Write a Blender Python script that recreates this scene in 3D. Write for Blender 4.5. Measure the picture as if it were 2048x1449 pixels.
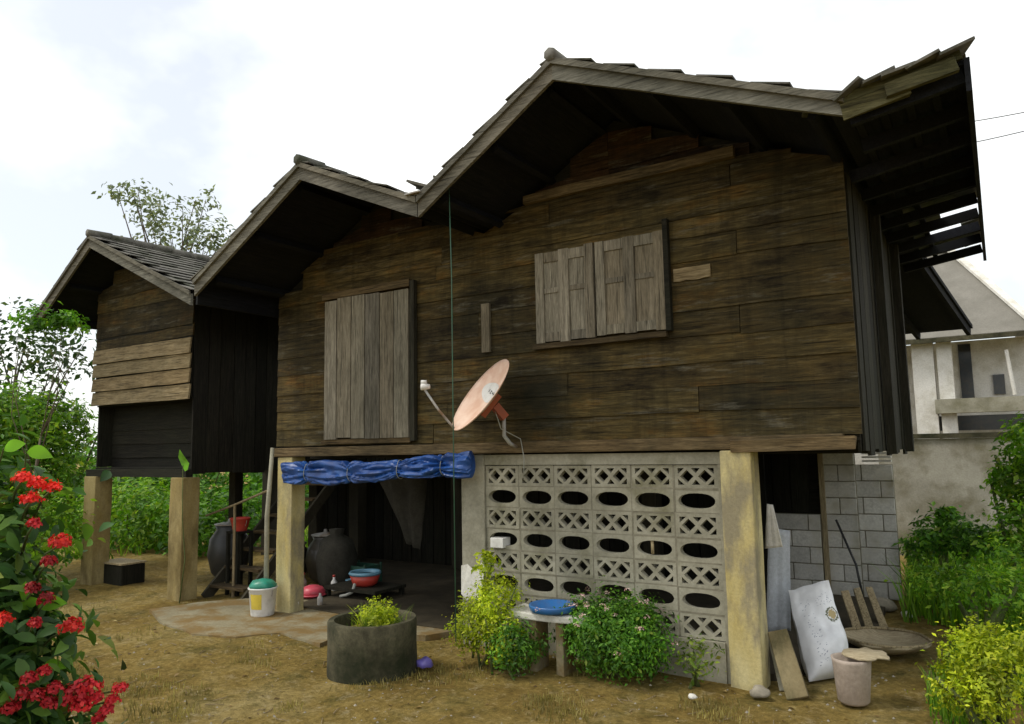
import bpy, bmesh, math, random
import numpy as np
from mathutils import Vector, Matrix, noise

for o in list(bpy.data.objects): bpy.data.objects.remove(o)
S = bpy.context.scene
COL = S.collection
rnd = random.Random(11)

# ------------------------------------------------------------------ camera
PW, PH, FPX, CH = 2048.0, 1449.0, 1500.0, 1.8
YAW, PIT, ROL = map(math.radians, (32.872, 6.451, -1.091))
FW = Vector((-math.sin(YAW)*math.cos(PIT), math.cos(YAW)*math.cos(PIT), math.sin(PIT)))
_r = Vector((math.cos(YAW), math.sin(YAW), 0)); _u = _r.cross(FW)
RT = _r*math.cos(ROL) + _u*math.sin(ROL)
UP = -_r*math.sin(ROL) + _u*math.cos(ROL)
EYE = Vector((0, 0, CH))
cam = bpy.data.cameras.new('camera'); co = bpy.data.objects.new('camera', cam); COL.objects.link(co)
co.matrix_world = Matrix(((RT.x, UP.x, -FW.x, 0), (RT.y, UP.y, -FW.y, 0), (RT.z, UP.z, -FW.z, CH), (0, 0, 0, 1)))
cam.sensor_width = 36; cam.lens = FPX/PW*36; cam.clip_end = 2000; cam.clip_start = 0.05
S.camera = co
S.render.resolution_x, S.render.resolution_y = 1024, 724

# ------------------------------------------------------------------ sky, sun, exposure
SUN_AZ = Vector((-0.80, -0.60, 0)).normalized(); SUN_EL = math.radians(57)
w = bpy.data.worlds.new('World'); S.world = w; w.use_nodes = True
nt = w.node_tree; N = nt.nodes; L = nt.links
N.clear()
sky = N.new('ShaderNodeTexSky'); sky.sky_type = 'NISHITA'; sky.sun_disc = False
sky.sun_elevation = SUN_EL; sky.sun_rotation = math.atan2(SUN_AZ.x, SUN_AZ.y)
sky.air_density = 1.0; sky.dust_density = 2.5
tc = N.new('ShaderNodeTexCoord'); mp = N.new('ShaderNodeMapping')
mp.inputs['Location'].default_value = (15.42, 8.01, 5.93); mp.inputs['Scale'].default_value = (1.1, 1.1, 1.7)
nz = N.new('ShaderNodeTexNoise'); nz.inputs['Scale'].default_value = 1.5; nz.inputs['Detail'].default_value = 6; nz.inputs['Roughness'].default_value = 0.55
cr = N.new('ShaderNodeValToRGB'); cr.color_ramp.elements[0].position = 0.39; cr.color_ramp.elements[1].position = 0.60
cr.color_ramp.elements[0].color = (0.46, 0.46, 0.46, 1)
mx = N.new('ShaderNodeMix'); mx.data_type = 'RGBA'
mx.inputs['B'].default_value = (10.6, 10.7, 10.4, 1)
bg = N.new('ShaderNodeBackground'); bg.inputs['Strength'].default_value = 0.11
wo = N.new('ShaderNodeOutputWorld')
L.new(tc.outputs['Generated'], mp.inputs['Vector']); L.new(mp.outputs[0], nz.inputs['Vector'])
L.new(nz.outputs['Fac'], cr.inputs['Fac']); L.new(cr.outputs['Color'], mx.inputs['Factor'])
L.new(sky.outputs[0], mx.inputs['A']); L.new(mx.outputs['Result'], bg.inputs['Color']); L.new(bg.outputs[0], wo.inputs[0])

sl = bpy.data.lights.new('sun', 'SUN'); sl.energy = 1.5; sl.angle = math.radians(14); sl.color = (1, 0.95, 0.84)
so = bpy.data.objects.new('sun', sl); COL.objects.link(so)
sd = SUN_AZ*math.cos(SUN_EL) + Vector((0, 0, math.sin(SUN_EL)))
so.rotation_euler = sd.to_track_quat('Z', 'Y').to_euler(); so.location = (-10, -10, 15)
S.view_settings.view_transform = 'Standard'; S.view_settings.look = 'None'
S.view_settings.gamma = 1; S.view_settings.use_curve_mapping = False
S.view_settings.exposure = 0.36

# ------------------------------------------------------------------ helpers
def ray(x, y): return FW + RT*((x-PW/2)/FPX) - UP*((y-PH/2)/FPX)
def F(x, y, Y): d = ray(x, y); return EYE + d*(Y/d.y)          # point of the vertical plane y=Y
def G(x, y, z=0.0): d = ray(x, y); return EYE + d*((z-CH)/d.z)  # point of the level z
def T(x, y, t): d = ray(x, y); return EYE + d*(t/math.hypot(d.x, d.y))  # point t metres away over the ground

def wmat(o):
    m = o.matrix_basis.copy()
    if o.parent: m = wmat(o.parent) @ o.matrix_parent_inverse @ m
    return m
def adopt(o, parent):
    if parent is not None:
        o.parent = parent; o.matrix_parent_inverse = wmat(parent).inverted()
def link(name, me, mat=None, parent=None, loc=None, rot=None, scale=None):
    o = bpy.data.objects.new(name, me); COL.objects.link(o)
    if mat is not None and me is not None and not me.materials: me.materials.append(mat)
    if loc is not None: o.location = loc
    if rot is not None: o.rotation_euler = rot
    if scale is not None: o.scale = scale
    adopt(o, parent); return o
def tag(o, label=None, cat=None, group=None, kind=None):
    if label: o['label'] = label
    if cat: o['category'] = cat
    if group: o['group'] = group
    if kind: o['kind'] = kind
    return o
def empty(name, loc, label, cat, group=None):
    o = bpy.data.objects.new(name, None); COL.objects.link(o); o.location = loc
    o.empty_display_size = 0.1
    return tag(o, label, cat, group)
def mesh(name, v, f, smooth=False):
    me = bpy.data.meshes.new(name); me.from_pydata([tuple(p) for p in v], [], f); me.update()
    if smooth: me.polygons.foreach_set('use_smooth', [True]*len(me.polygons))
    return me
class MB:
    def __init__(s): s.v = []; s.f = []
    def box(s, a, b):
        x0, x1 = sorted((a[0], b[0])); y0, y1 = sorted((a[1], b[1])); z0, z1 = sorted((a[2], b[2]))
        s.hexa([(x0,y0,z0),(x1,y0,z0),(x1,y1,z0),(x0,y1,z0),(x0,y0,z1),(x1,y0,z1),(x1,y1,z1),(x0,y1,z1)]); return s
    def hexa(s, p):
        n = len(s.v); s.v += [Vector(q) for q in p]
        s.f += [tuple(n+i for i in q) for q in ((3,2,1,0),(4,5,6,7),(0,1,5,4),(1,2,6,5),(2,3,7,6),(3,0,4,7))]; return s
    def bar(s, a, b, wd, ht, up=Vector((0,0,1)), jit=0):
        a = Vector(a); b = Vector(b); d = (b-a).normalized(); sx = d.cross(up).normalized(); uz = sx.cross(d)
        p = []
        for z in (-ht/2, ht/2):
            for q, e in ((a,-wd/2),(a,wd/2),(b,wd/2),(b,-wd/2)):
                p.append(q + sx*e + uz*z + Vector((rnd.uniform(-jit,jit) for _ in range(3))))
        return s.hexa(p)
    def tube(s, pts, rad, n=8, cap=True):
        pts = [Vector(p) for p in pts]; m = len(pts)
        if not hasattr(rad, '__len__'): rad = [rad]*m
        b = len(s.v); ref = None
        for i, p in enumerate(pts):
            d = (pts[min(i+1,m-1)] - pts[max(i-1,0)]).normalized()
            if ref is None: ref = d.orthogonal().normalized()
            ref = (ref - d*ref.dot(d)).normalized(); o2 = d.cross(ref)
            for k in range(n):
                a = 2*math.pi*k/n; s.v.append(p + (ref*math.cos(a) + o2*math.sin(a))*rad[i])
        for i in range(m-1):
            for k in range(n):
                k2 = (k+1) % n; s.f.append((b+i*n+k, b+i*n+k2, b+(i+1)*n+k2, b+(i+1)*n+k))
        if cap:
            s.f.append(tuple(b+k for k in reversed(range(n)))); s.f.append(tuple(b+(m-1)*n+k for k in range(n)))
        return s
    def lathe(s, prof, c=(0,0,0), n=24, wob=0.0):
        c = Vector(c); b = len(s.v); m = len(prof)
        for r, z in prof:
            for k in range(n):
                a = 2*math.pi*k/n; q = 1 + wob*noise.noise(Vector((math.cos(a)*2, math.sin(a)*2, z*4+c.x)))
                s.v.append(c + Vector((r*q*math.cos(a), r*q*math.sin(a), z)))
        for i in range(m-1):
            for k in range(n):
                k2 = (k+1) % n; s.f.append((b+i*n+k, b+i*n+k2, b+(i+1)*n+k2, b+(i+1)*n+k))
        if prof[0][0] > 1e-4: s.f.append(tuple(b+k for k in reversed(range(n))))
        if prof[-1][0] > 1e-4: s.f.append(tuple(b+(m-1)*n+k for k in range(n)))
        return s
    def build(s, name, mat, parent=None, smooth=False, loc=None, rot=None):
        return link(name, mesh(name, s.v, s.f, smooth), mat, parent, loc, rot)
def smooth_angle(o, deg=40):
    me = o.data; bm = bmesh.new(); bm.from_mesh(me)
    for f in bm.faces: f.smooth = True
    for e in bm.edges:
        if len(e.link_faces) == 2 and e.calc_face_angle(0) > math.radians(deg): e.smooth = False
    bm.to_mesh(me); bm.free(); return o
def bevel(o, wd, seg=2):
    bm = bmesh.new(); bm.from_mesh(o.data)
    bmesh.ops.remove_doubles(bm, verts=bm.verts, dist=1e-5)
    bmesh.ops.bevel(bm, geom=[e for e in bm.edges if len(e.link_faces)==2 and e.calc_face_angle(0) > 0.5], offset=wd, segments=seg, affect='EDGES', profile=0.6)
    bm.to_mesh(o.data); bm.free(); return o
def warp(o, amp, sc, sub=0):
    if sub:
        bm = bmesh.new(); bm.from_mesh(o.data); bmesh.ops.subdivide_edges(bm, edges=bm.edges, cuts=sub, use_grid_fill=True); bm.to_mesh(o.data); bm.free()
    for v in o.data.vertices:
        v.co += noise.noise_vector((o.matrix_basis @ v.co)*sc)*amp
    return o

# ------------------------------------------------------------------ materials
def mat(name): 
    m = bpy.data.materials.new(name); m.use_nodes = True
    return m, m.node_tree.nodes, m.node_tree.links, m.node_tree.nodes['Principled BSDF']
def ramp(nodes, stops):
    r = nodes.new('ShaderNodeValToRGB'); e = r.color_ramp.elements
    while len(e) < len(stops): e.new(0.5)
    for k, (p, c) in enumerate(stops): e[k].position = p; e[k].color = (*c, 1)
    return r
def nmix(n, l, a, b, fac, mode='MIX'):
    m = n.new('ShaderNodeMix'); m.data_type = 'RGBA'; m.blend_type = mode
    for s, v in (('A', a), ('B', b)):
        if isinstance(v, tuple): m.inputs[s].default_value = (*v, 1)
        else: l.new(v, m.inputs[s])
    if isinstance(fac, (int, float)): m.inputs['Factor'].default_value = fac
    else: l.new(fac, m.inputs['Factor'])
    return m.outputs['Result']
def tex(n, l, scale, detail=5, rough=0.6, stretch=(1,1,1), coord='pos', dist=0.0, rand=False):
    g = n.new('ShaderNodeNewGeometry') if coord == 'pos' else n.new('ShaderNodeTexCoord')
    src = g.outputs['Position'] if coord == 'pos' else g.outputs[coord]
    mp = n.new('ShaderNodeMapping'); mp.inputs['Scale'].default_value = stretch
    if rand:
        oi = n.new('ShaderNodeObjectInfo'); va = n.new('ShaderNodeVectorMath'); va.operation = 'MULTIPLY_ADD'; va.inputs[1].default_value = (37, 11, 23)
        l.new(oi.outputs['Random'], va.inputs[0]); l.new(src, va.inputs[2]); src = va.outputs[0]
    l.new(src, mp.inputs['Vector'])
    t = n.new('ShaderNodeTexNoise'); t.inputs['Scale'].default_value = scale; t.inputs['Detail'].default_value = detail
    t.inputs['Roughness'].default_value = rough; t.inputs['Distortion'].default_value = dist
    l.new(mp.outputs[0], t.inputs['Vector']); return t.outputs['Fac']
def bump(n, l, h, b, strength=0.4, dist=0.01):
    k = n.new('ShaderNodeBump'); k.inputs['Strength'].default_value = strength; k.inputs['Distance'].default_value = dist
    l.new(h, k.inputs['Height']); l.new(k.outputs[0], b.inputs['Normal'])

def wood(name, dark, mid, light, axis='x', grime=(0.02,0.022,0.012), rough=0.85, grime_amt=0.5, var=0.55, dark_patch=False, weather=False):
    m, n, l, b = mat(name)
    st = {'x': (1.2, 14, 14), 'z': (14, 14, 1.2), 'y': (14, 1.2, 14)}[axis]
    a = tex(n, l, 2.6, 7, 0.7, st, dist=0.4, rand=True)
    r = ramp(n, [(0.28, dark), (0.5, mid), (0.74, light)]); l.new(a, r.inputs['Fac'])
    oi = n.new('ShaderNodeObjectInfo')
    r2 = ramp(n, [(0.0, (1-var,)*3), (0.45, (1.0, 0.93, 0.82)), (0.75, (1.0, 1.0, 0.95)), (1.0, (1+var*0.8, 1+var*0.72, 1+var*0.6))])
    l.new(oi.outputs['Random'], r2.inputs['Fac'])
    c = nmix(n, l, r.outputs['Color'], r2.outputs['Color'], 1.0, 'MULTIPLY')
    big = tex(n, l, 1.3, 5, 0.6, (1, 1, 0.7)); rb = ramp(n, [(0.42, (0,0,0)), (0.66, (1,1,1))]); l.new(big, rb.inputs['Fac'])
    gm = n.new('ShaderNodeMath'); gm.operation = 'MULTIPLY'; gm.inputs[1].default_value = grime_amt; l.new(rb.outputs['Color'], gm.inputs[0])
    c = nmix(n, l, c, grime, gm.outputs[0])
    sp_ = tex(n, l, 9, 3, 0.5, {'x': (0.25,9,9), 'z': (9,9,0.25), 'y': (9,0.25,9)}[axis]); rp = ramp(n, [(0.60, (1,)*3), (0.66, (0.25,)*3)]); l.new(sp_, rp.inputs['Fac'])
    c = nmix(n, l, c, rp.outputs['Color'], 0.8, 'MULTIPLY')
    if weather:
        wn_ = tex(n, l, 2.1, 6, 0.7, (0.7, 1, 1.9), rand=True); rw = ramp(n, [(0.34, (0.32,0.30,0.30)), (0.46, (0.85,0.85,0.85)), (0.56, (1.05,1.0,0.88)), (0.68, (1.35,1.0,0.62))]); l.new(wn_, rw.inputs['Fac'])
        c = nmix(n, l, c, rw.outputs['Color'], 1.0, 'MULTIPLY')
        gr = tex(n, l, 3.3, 6, 0.75, (0.5, 1, 3.5), rand=True); rg = ramp(n, [(0.56, (0,0,0)), (0.70, (0.65,)*3)]); l.new(gr, rg.inputs['Fac'])
        c = nmix(n, l, c, (0.15,0.14,0.105), rg.outputs['Color'])
        rn = tex(n, l, 2.6, 7, 0.75, (2.1, 1, 0.22), dist=0.8); rr = ramp(n, [(0.38, (0.5,)*3), (0.52, (1.05,)*3)]); l.new(rn, rr.inputs['Fac'])
        c = nmix(n, l, c, rr.outputs['Color'], 0.55, 'MULTIPLY')
    if dark_patch:   # round near-black patch with noisy edge on the boards behind the dish
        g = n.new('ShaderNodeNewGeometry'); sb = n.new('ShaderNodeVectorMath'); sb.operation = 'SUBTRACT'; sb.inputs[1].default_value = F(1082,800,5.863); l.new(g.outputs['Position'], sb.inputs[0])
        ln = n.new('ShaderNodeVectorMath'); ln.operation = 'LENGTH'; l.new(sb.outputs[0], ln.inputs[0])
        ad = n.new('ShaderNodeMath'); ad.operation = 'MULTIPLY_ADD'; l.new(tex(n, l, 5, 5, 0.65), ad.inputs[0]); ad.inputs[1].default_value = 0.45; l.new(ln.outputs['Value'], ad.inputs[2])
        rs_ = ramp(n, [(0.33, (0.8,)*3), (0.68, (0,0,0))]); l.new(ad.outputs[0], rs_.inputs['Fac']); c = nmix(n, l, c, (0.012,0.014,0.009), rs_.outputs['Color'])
    fine = tex(n, l, 30, 4, 0.7, {'x': (0.4,4,4), 'z': (4,4,0.4), 'y': (4,0.4,4)}[axis])
    rf = ramp(n, [(0.3, (0.55,)*3), (0.6, (1.12,)*3)]); l.new(fine, rf.inputs['Fac'])
    c = nmix(n, l, c, rf.outputs['Color'], 0.8, 'MULTIPLY')
    l.new(c, b.inputs['Base Color']); b.inputs['Roughness'].default_value = rough; b.inputs['Specular IOR Level'].default_value = 0.2
    bump(n, l, fine, b, 0.5, 0.008); return m
def rough_mat(name, a, bcol, scale=6, dirt=None, dirt_scale=2.0, dirt_lo=0.45, dirt_hi=0.65, rough=0.9, bstr=0.35, bsc=40, stretch=(1,1,1), var=0.0, spec=0.3):
    m, n, l, b = mat(name)
    t = tex(n, l, scale, 6, 0.65, stretch); r = ramp(n, [(0.32, a), (0.68, bcol)]); l.new(t, r.inputs['Fac']); c = r.outputs['Color']
    if dirt:
        d = tex(n, l, dirt_scale, 6, 0.65, stretch); rd = ramp(n, [(dirt_lo, (0,0,0)), (dirt_hi, (1,1,1))]); l.new(d, rd.inputs['Fac'])
        c = nmix(n, l, c, dirt, rd.outputs['Color'])
    if var:
        oi = n.new('ShaderNodeObjectInfo'); r2 = ramp(n, [(0, (1-var,)*3), (1, (1+var,)*3)]); l.new(oi.outputs['Random'], r2.inputs['Fac'])
        c = nmix(n, l, c, r2.outputs['Color'], 1.0, 'MULTIPLY')
    fine = tex(n, l, bsc, 5, 0.7); rf = ramp(n, [(0.3, (0.75,)*3), (0.65, (1.1,)*3)]); l.new(fine, rf.inputs['Fac'])
    c = nmix(n, l, c, rf.outputs['Color'], 0.7, 'MULTIPLY')
    l.new(c, b.inputs['Base Color']); b.inputs['Roughness'].default_value = rough; b.inputs['Specular IOR Level'].default_value = spec
    bump(n, l, fine, b, bstr, 0.01); return m
def plastic(name, col, rough=0.4, grime=(0.1,0.08,0.05), amt=0.4):
    m, n, l, b = mat(name)
    t = tex(n, l, 9, 5, 0.65); r = ramp(n, [(0.45, (0,0,0)), (0.75, (amt,)*3)]); l.new(t, r.inputs['Fac'])
    c = nmix(n, l, col, grime, r.outputs['Color']); l.new(c, b.inputs['Base Color']); b.inputs['Roughness'].default_value = rough
    return m
def leafmat(name, c0, c1, c2, trans=0.35):
    m, n, l, b = mat(name)
    g = n.new('ShaderNodeNewGeometry'); r = ramp(n, [(0.0, c0), (0.55, c1), (0.95, c2), (1.0, tuple(a_*.6+b_*.4 for a_, b_ in zip(c2, (.30,.20,.05))))]); l.new(g.outputs['Random Per Island'], r.inputs['Fac'])
    tw = tex(n, l, 3.0, 3, 0.6); rt = ramp(n, [(0.32, (0.5,)*3), (0.68, (1.75,)*3)]); l.new(tw, rt.inputs['Fac'])
    c = nmix(n, l, r.outputs['Color'], rt.outputs['Color'], 1.0, 'MULTIPLY')
    l.new(c, b.inputs['Base Color']); b.inputs['Roughness'].default_value = 0.55; b.inputs['Specular IOR Level'].default_value = 0.35
    t = n.new('ShaderNodeBsdfTranslucent'); l.new(nmix(n, l, c, (1.25, 1.3, 0.6), 1.0, 'MULTIPLY'), t.inputs['Color'])
    mixs = n.new('ShaderNodeMixShader'); mixs.inputs[0].default_value = trans
    l.new(b.outputs[0], mixs.inputs[1]); l.new(t.outputs[0], mixs.inputs[2]); l.new(mixs.outputs[0], n['Material Output'].inputs['Surface']); return m

M = {}
M['wall'] = wood('weathered_brown_planks', (0.026,0.019,0.007), (0.080,0.060,0.023), (0.165,0.130,0.060), var=0.45, dark_patch=True, weather=True)
M['gable'] = wood('old_gable_boards', (0.018,0.010,0.006), (0.05,0.026,0.012), (0.09,0.052,0.026), weather=True)
M['hutlight'] = wood('bleached_planks', (0.10,0.07,0.035), (0.22,0.17,0.095), (0.34,0.28,0.18), grime_amt=0.4, var=0.3)
M['dark'] = wood('near_black_planks', (0.006,0.006,0.005), (0.016,0.015,0.011), (0.032,0.029,0.021), axis='z')  # near-black board tone, upright grain
M['darkx'] = wood('near_black_rails', (0.006,0.006,0.005), (0.016,0.015,0.011), (0.032,0.029,0.021), axis='x')  # same near-black tone, grain along x
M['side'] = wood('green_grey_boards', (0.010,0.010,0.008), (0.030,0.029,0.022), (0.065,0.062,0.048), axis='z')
M['shutter'] = wood('grey_shutter_wood', (0.10,0.09,0.07), (0.215,0.195,0.155), (0.33,0.305,0.25), axis='z', grime_amt=0.4, var=0.3)
M['barge'] = wood('grey_barge_wood', (0.075,0.07,0.058), (0.165,0.158,0.135), (0.27,0.26,0.225), axis='x', grime_amt=0.55, var=0.25)
M['mossy'] = wood('mossy_fascia', (0.035,0.032,0.018), (0.085,0.082,0.04), (0.19,0.18,0.10), axis='x', grime=(0.04,0.05,0.02))
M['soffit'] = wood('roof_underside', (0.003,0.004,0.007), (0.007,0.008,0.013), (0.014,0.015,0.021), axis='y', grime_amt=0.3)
M['beam'] = wood('beam_wood', (0.04,0.028,0.015), (0.11,0.078,0.04), (0.21,0.16,0.09))
M['tile'] = rough_mat('old_roof_tile', (0.09,0.085,0.075), (0.20,0.19,0.165), 3, dirt=(0.045,0.05,0.03), dirt_scale=4)
M['concrete'] = rough_mat('weathered_concrete', (0.235,0.222,0.165), (0.385,0.365,0.285), 4, dirt=(0.14,0.13,0.065), dirt_scale=2.2, dirt_lo=0.5, dirt_hi=0.75, var=0.07)
M['greyblock'] = rough_mat('grey_cement_block', (0.50,0.49,0.455), (0.68,0.665,0.62), 5, dirt=(0.28,0.25,0.16), dirt_scale=2.5, dirt_lo=0.5, dirt_hi=0.75, var=0.12)
M['yardwall'] = rough_mat('yard_wall_cement', (0.30,0.28,0.23), (0.42,0.395,0.33), 3, dirt=(0.2,0.18,0.12), dirt_scale=2)
M['mortar'] = rough_mat('mortar', (0.17,0.155,0.11), (0.26,0.24,0.18), 9)
M['yellow'] = rough_mat('faded_yellow_paint', (0.44,0.345,0.12), (0.60,0.53,0.29), 3, dirt=(0.27,0.235,0.15), dirt_scale=3.2, dirt_lo=0.46, dirt_hi=0.6, stretch=(1,1,0.4))
M['ochrepost'] = rough_mat('ochre_stained_post', (0.24,0.175,0.055), (0.38,0.31,0.15), 3, dirt=(0.13,0.095,0.035), dirt_scale=2.5, stretch=(1,1,0.4))
M['shadedpost'] = rough_mat('shaded_post', (0.02,0.018,0.012), (0.055,0.048,0.03), 4, stretch=(1,1,.3))  # rear posts and stringers, shade put into the colour
M['dirtyplank'] = rough_mat('mud_stained_plank', (0.13,0.095,0.04), (0.26,0.215,0.12), 3, dirt=(0.075,0.07,0.03), dirt_scale=4, stretch=(1,1,.4))
M['ring'] = rough_mat('mossy_ring_concrete', (0.03,0.027,0.014), (0.105,0.095,0.055), 5, dirt=(0.018,0.022,0.008), dirt_scale=3)
M['pad'] = rough_mat('dusty_concrete_pad', (0.20,0.17,0.10), (0.30,0.265,0.17), 2.5, dirt=(0.20,0.13,0.045), dirt_scale=2.6, dirt_lo=0.44, dirt_hi=0.58)
M['bench'] = rough_mat('pale_terrazzo', (0.50,0.48,0.42), (0.68,0.66,0.60), 8)
M['pinkpot'] = rough_mat('pinkish_cement_pot', (0.33,0.27,0.22), (0.48,0.40,0.34), 6)
M['straw'] = rough_mat('dry_woven_bamboo', (0.27,0.215,0.13), (0.47,0.40,0.27), 10, stretch=(1,6,1))
M['stick'] = wood('dry_timber', (0.17,0.13,0.08), (0.32,0.26,0.16), (0.46,0.39,0.26), axis='z', grime_amt=0.2)
M['rock'] = rough_mat('stone', (0.2,0.18,0.14), (0.36,0.32,0.25), 7)
M['white'] = plastic('white_plastic', (0.72,0.71,0.68), 0.45, amt=0.35)
M['green'] = plastic('green_plastic', (0.02,0.25,0.17), 0.4)
M['labelyellow'] = plastic('yellow_label', (0.65,0.5,0.06), 0.5)
M['black'] = plastic('black_plastic', (0.02,0.021,0.022), 0.45, (0.06,0.055,0.045))
M['red'] = plastic('red_plastic', (0.48,0.045,0.03), 0.4)
M['pink'] = plastic('pink_plastic', (0.62,0.07,0.11), 0.4)
M['blue'] = plastic('blue_plastic', (0.025,0.13,0.36), 0.35)
M['paleblue'] = plastic('pale_blue_plastic', (0.14,0.32,0.45), 0.4)
M['purple'] = plastic('violet_plastic', (0.16,0.13,0.45), 0.4)
M['metal'] = rough_mat('galvanised_steel', (0.30,0.30,0.29), (0.46,0.46,0.44), 12, dirt=(0.2,0.12,0.06), dirt_scale=5, rough=0.5)
M['whitewash'] = rough_mat('whitewash', (0.70,0.68,0.62), (0.82,0.80,0.75), 4, dirt=(0.58,0.55,0.47), dirt_scale=3)
M['creamwall'] = rough_mat('cream_wall', (0.56,0.53,0.45), (0.70,0.67,0.58), 3, dirt=(0.42,0.38,0.30), dirt_scale=2)
M['metalroof'] = rough_mat('grey_sheet_roof', (0.15,0.14,0.115), (0.22,0.205,0.175), 2, rough=0.6)
M['glass'] = plastic('dark_window_glass', (0.03,0.035,0.04), 0.15)
M['cable'] = plastic('black_cable', (0.03,0.03,0.03), 0.6)
M['greycable'] = plastic('grey_cable', (0.32,0.33,0.30), 0.5)
M['greencord'] = plastic('green_cord', (0.03,0.10,0.06), 0.6)
M['bark'] = rough_mat('bark', (0.07,0.055,0.04), (0.17,0.14,0.10), 8, stretch=(1,1,0.3))
M['stem'] = rough_mat('green_stem', (0.06,0.09,0.025), (0.13,0.15,0.05), 8)
M['cloth'] = rough_mat('grey_cloth', (0.03,0.029,0.022), (0.055,0.051,0.04), 5)
M['bluesheet'] = rough_mat('blue_grey_plastic_sheet', (0.40,0.43,0.47), (0.52,0.55,0.60), 3, rough=0.55)
M['leaf_red'] = leafmat('deep_green_leaves', (0.022,0.065,0.012), (0.05,0.125,0.022), (0.13,0.24,0.035))
M['leaf_mid'] = leafmat('mid_green_leaves', (0.028,0.095,0.006), (0.065,0.185,0.010), (0.15,0.31,0.025))
M['leaf_bright'] = leafmat('bright_green_leaves', (0.05,0.14,0.008), (0.11,0.25,0.012), (0.24,0.38,0.03), 0.4)
M['leaf_yel'] = leafmat('yellow_green_leaves', (0.15,0.22,0.006), (0.31,0.38,0.010), (0.48,0.53,0.025), 0.4)
M['leaf_lime'] = leafmat('lime_leaf', (0.15,0.40,0.03), (0.22,0.5,0.04), (0.32,0.6,0.06), 0.4)
M['leaf_dark'] = leafmat('dark_tree_leaves', (0.014,0.035,0.010), (0.03,0.065,0.016), (0.065,0.11,0.03))
M['leaf_grey'] = leafmat('greyish_tree_leaves', (0.09,0.12,0.08), (0.16,0.20,0.135), (0.25,0.29,0.20))
M['leaf_olive'] = leafmat('olive_grass_blades', (0.06,0.115,0.010), (0.125,0.20,0.016), (0.23,0.28,0.035))
M['leaf_dry'] = leafmat('dry_grass_blades', (0.14,0.115,0.035), (0.22,0.18,0.055), (0.32,0.27,0.1))
M['petal_red'] = leafmat('red_petals', (0.42,0.012,0.01), (0.62,0.025,0.018), (0.75,0.05,0.03), 0.25)
M['petal_crimson'] = leafmat('crimson_petals', (0.27,0.006,0.012), (0.40,0.012,0.02), (0.52,0.03,0.03), 0.25)
M['petal_pink'] = leafmat('pale_pink_petals', (0.55,0.30,0.33), (0.68,0.45,0.45), (0.78,0.62,0.58), 0.25)

def mat_tarp():
    m, n, l, b = mat('blue_tarpaulin')
    t = tex(n, l, 6, 5, 0.6); r = ramp(n, [(0.35, (0.006,0.035,0.16)), (0.6, (0.012,0.075,0.30)), (0.8, (0.03,0.13,0.38))]); l.new(t, r.inputs['Fac'])
    l.new(r.outputs['Color'], b.inputs['Base Color']); b.inputs['Roughness'].default_value = 0.42; return m
M['tarp'] = mat_tarp()
def mat_ground():
    m, n, l, b = mat('trodden_dirt')
    a = tex(n, l, 0.9, 7, 0.7); r = ramp(n, [(0.33, (0.175,0.112,0.028)), (0.5, (0.29,0.206,0.060)), (0.68, (0.385,0.30,0.125))]); l.new(a, r.inputs['Fac'])
    g = tex(n, l, 2.3, 7, 0.75); rg = ramp(n, [(0.50, (0,0,0)), (0.66, (0.8,)*3)]); l.new(g, rg.inputs['Fac'])
    c = nmix(n, l, r.outputs['Color'], (0.095,0.085,0.022), rg.outputs['Color'])
    g2 = tex(n, l, 5.5, 6, 0.75); rg2 = ramp(n, [(0.55, (0,0,0)), (0.68, (0.7,)*3)]); l.new(g2, rg2.inputs['Fac'])
    c = nmix(n, l, c, (0.34,0.28,0.16), rg2.outputs['Color'])
    f = tex(n, l, 22, 8, 0.8); rf = ramp(n, [(0.34, (0.42,)*3), (0.64, (1.35,)*3)]); l.new(f, rf.inputs['Fac'])
    c = nmix(n, l, c, rf.outputs['Color'], 0.85, 'MULTIPLY')
    l.new(c, b.inputs['Base Color']); b.inputs['Roughness'].default_value = 0.95; b.inputs['Specular IOR Level'].default_value = 0.1
    bump(n, l, f, b, 0.9, 0.05); return m
M['ground'] = mat_ground()

# ------------------------------------------------------------------ ground
D = 5.863                                         # facade plane
def gz(x, y):
    e = max(0.0, (math.hypot(x+4, y-7)-9)/40)
    return 0.035*noise.noise(Vector((x*0.5, y*0.5, 0))) + 0.02*noise.noise(Vector((x*1.7, y*1.7, 3))) + 0.012*noise.noise(Vector((x*4.3, y*4.3, 6))) - 0.02 + min(e, 1)*0.3
def axis(lo, hi, a, b, fine):
    k = list(np.arange(a, b, fine)); s = fine; p = a
    left = []
    while p > lo: s *= 1.35; p -= s; left.append(p)
    s = fine; p = k[-1]; right = []
    while p < hi: s *= 1.35; p += s; right.append(p)
    return left[::-1] + k + right
xs = axis(-400, 400, -14, 3, 0.07); ys = axis(-200, 500, 0.5, 11, 0.07)
gv = [(x, y, gz(x, y)) for y in ys for x in xs]; nx = len(xs)
gf = [(j*nx+i, j*nx+i+1, (j+1)*nx+i+1, (j+1)*nx+i) for j in range(len(ys)-1) for i in range(nx-1)]
tag(link('ground', mesh('ground', gv, gf, True), M['ground']), 'yellow brown trodden dirt yard in front of the house', kind='structure')
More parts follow.
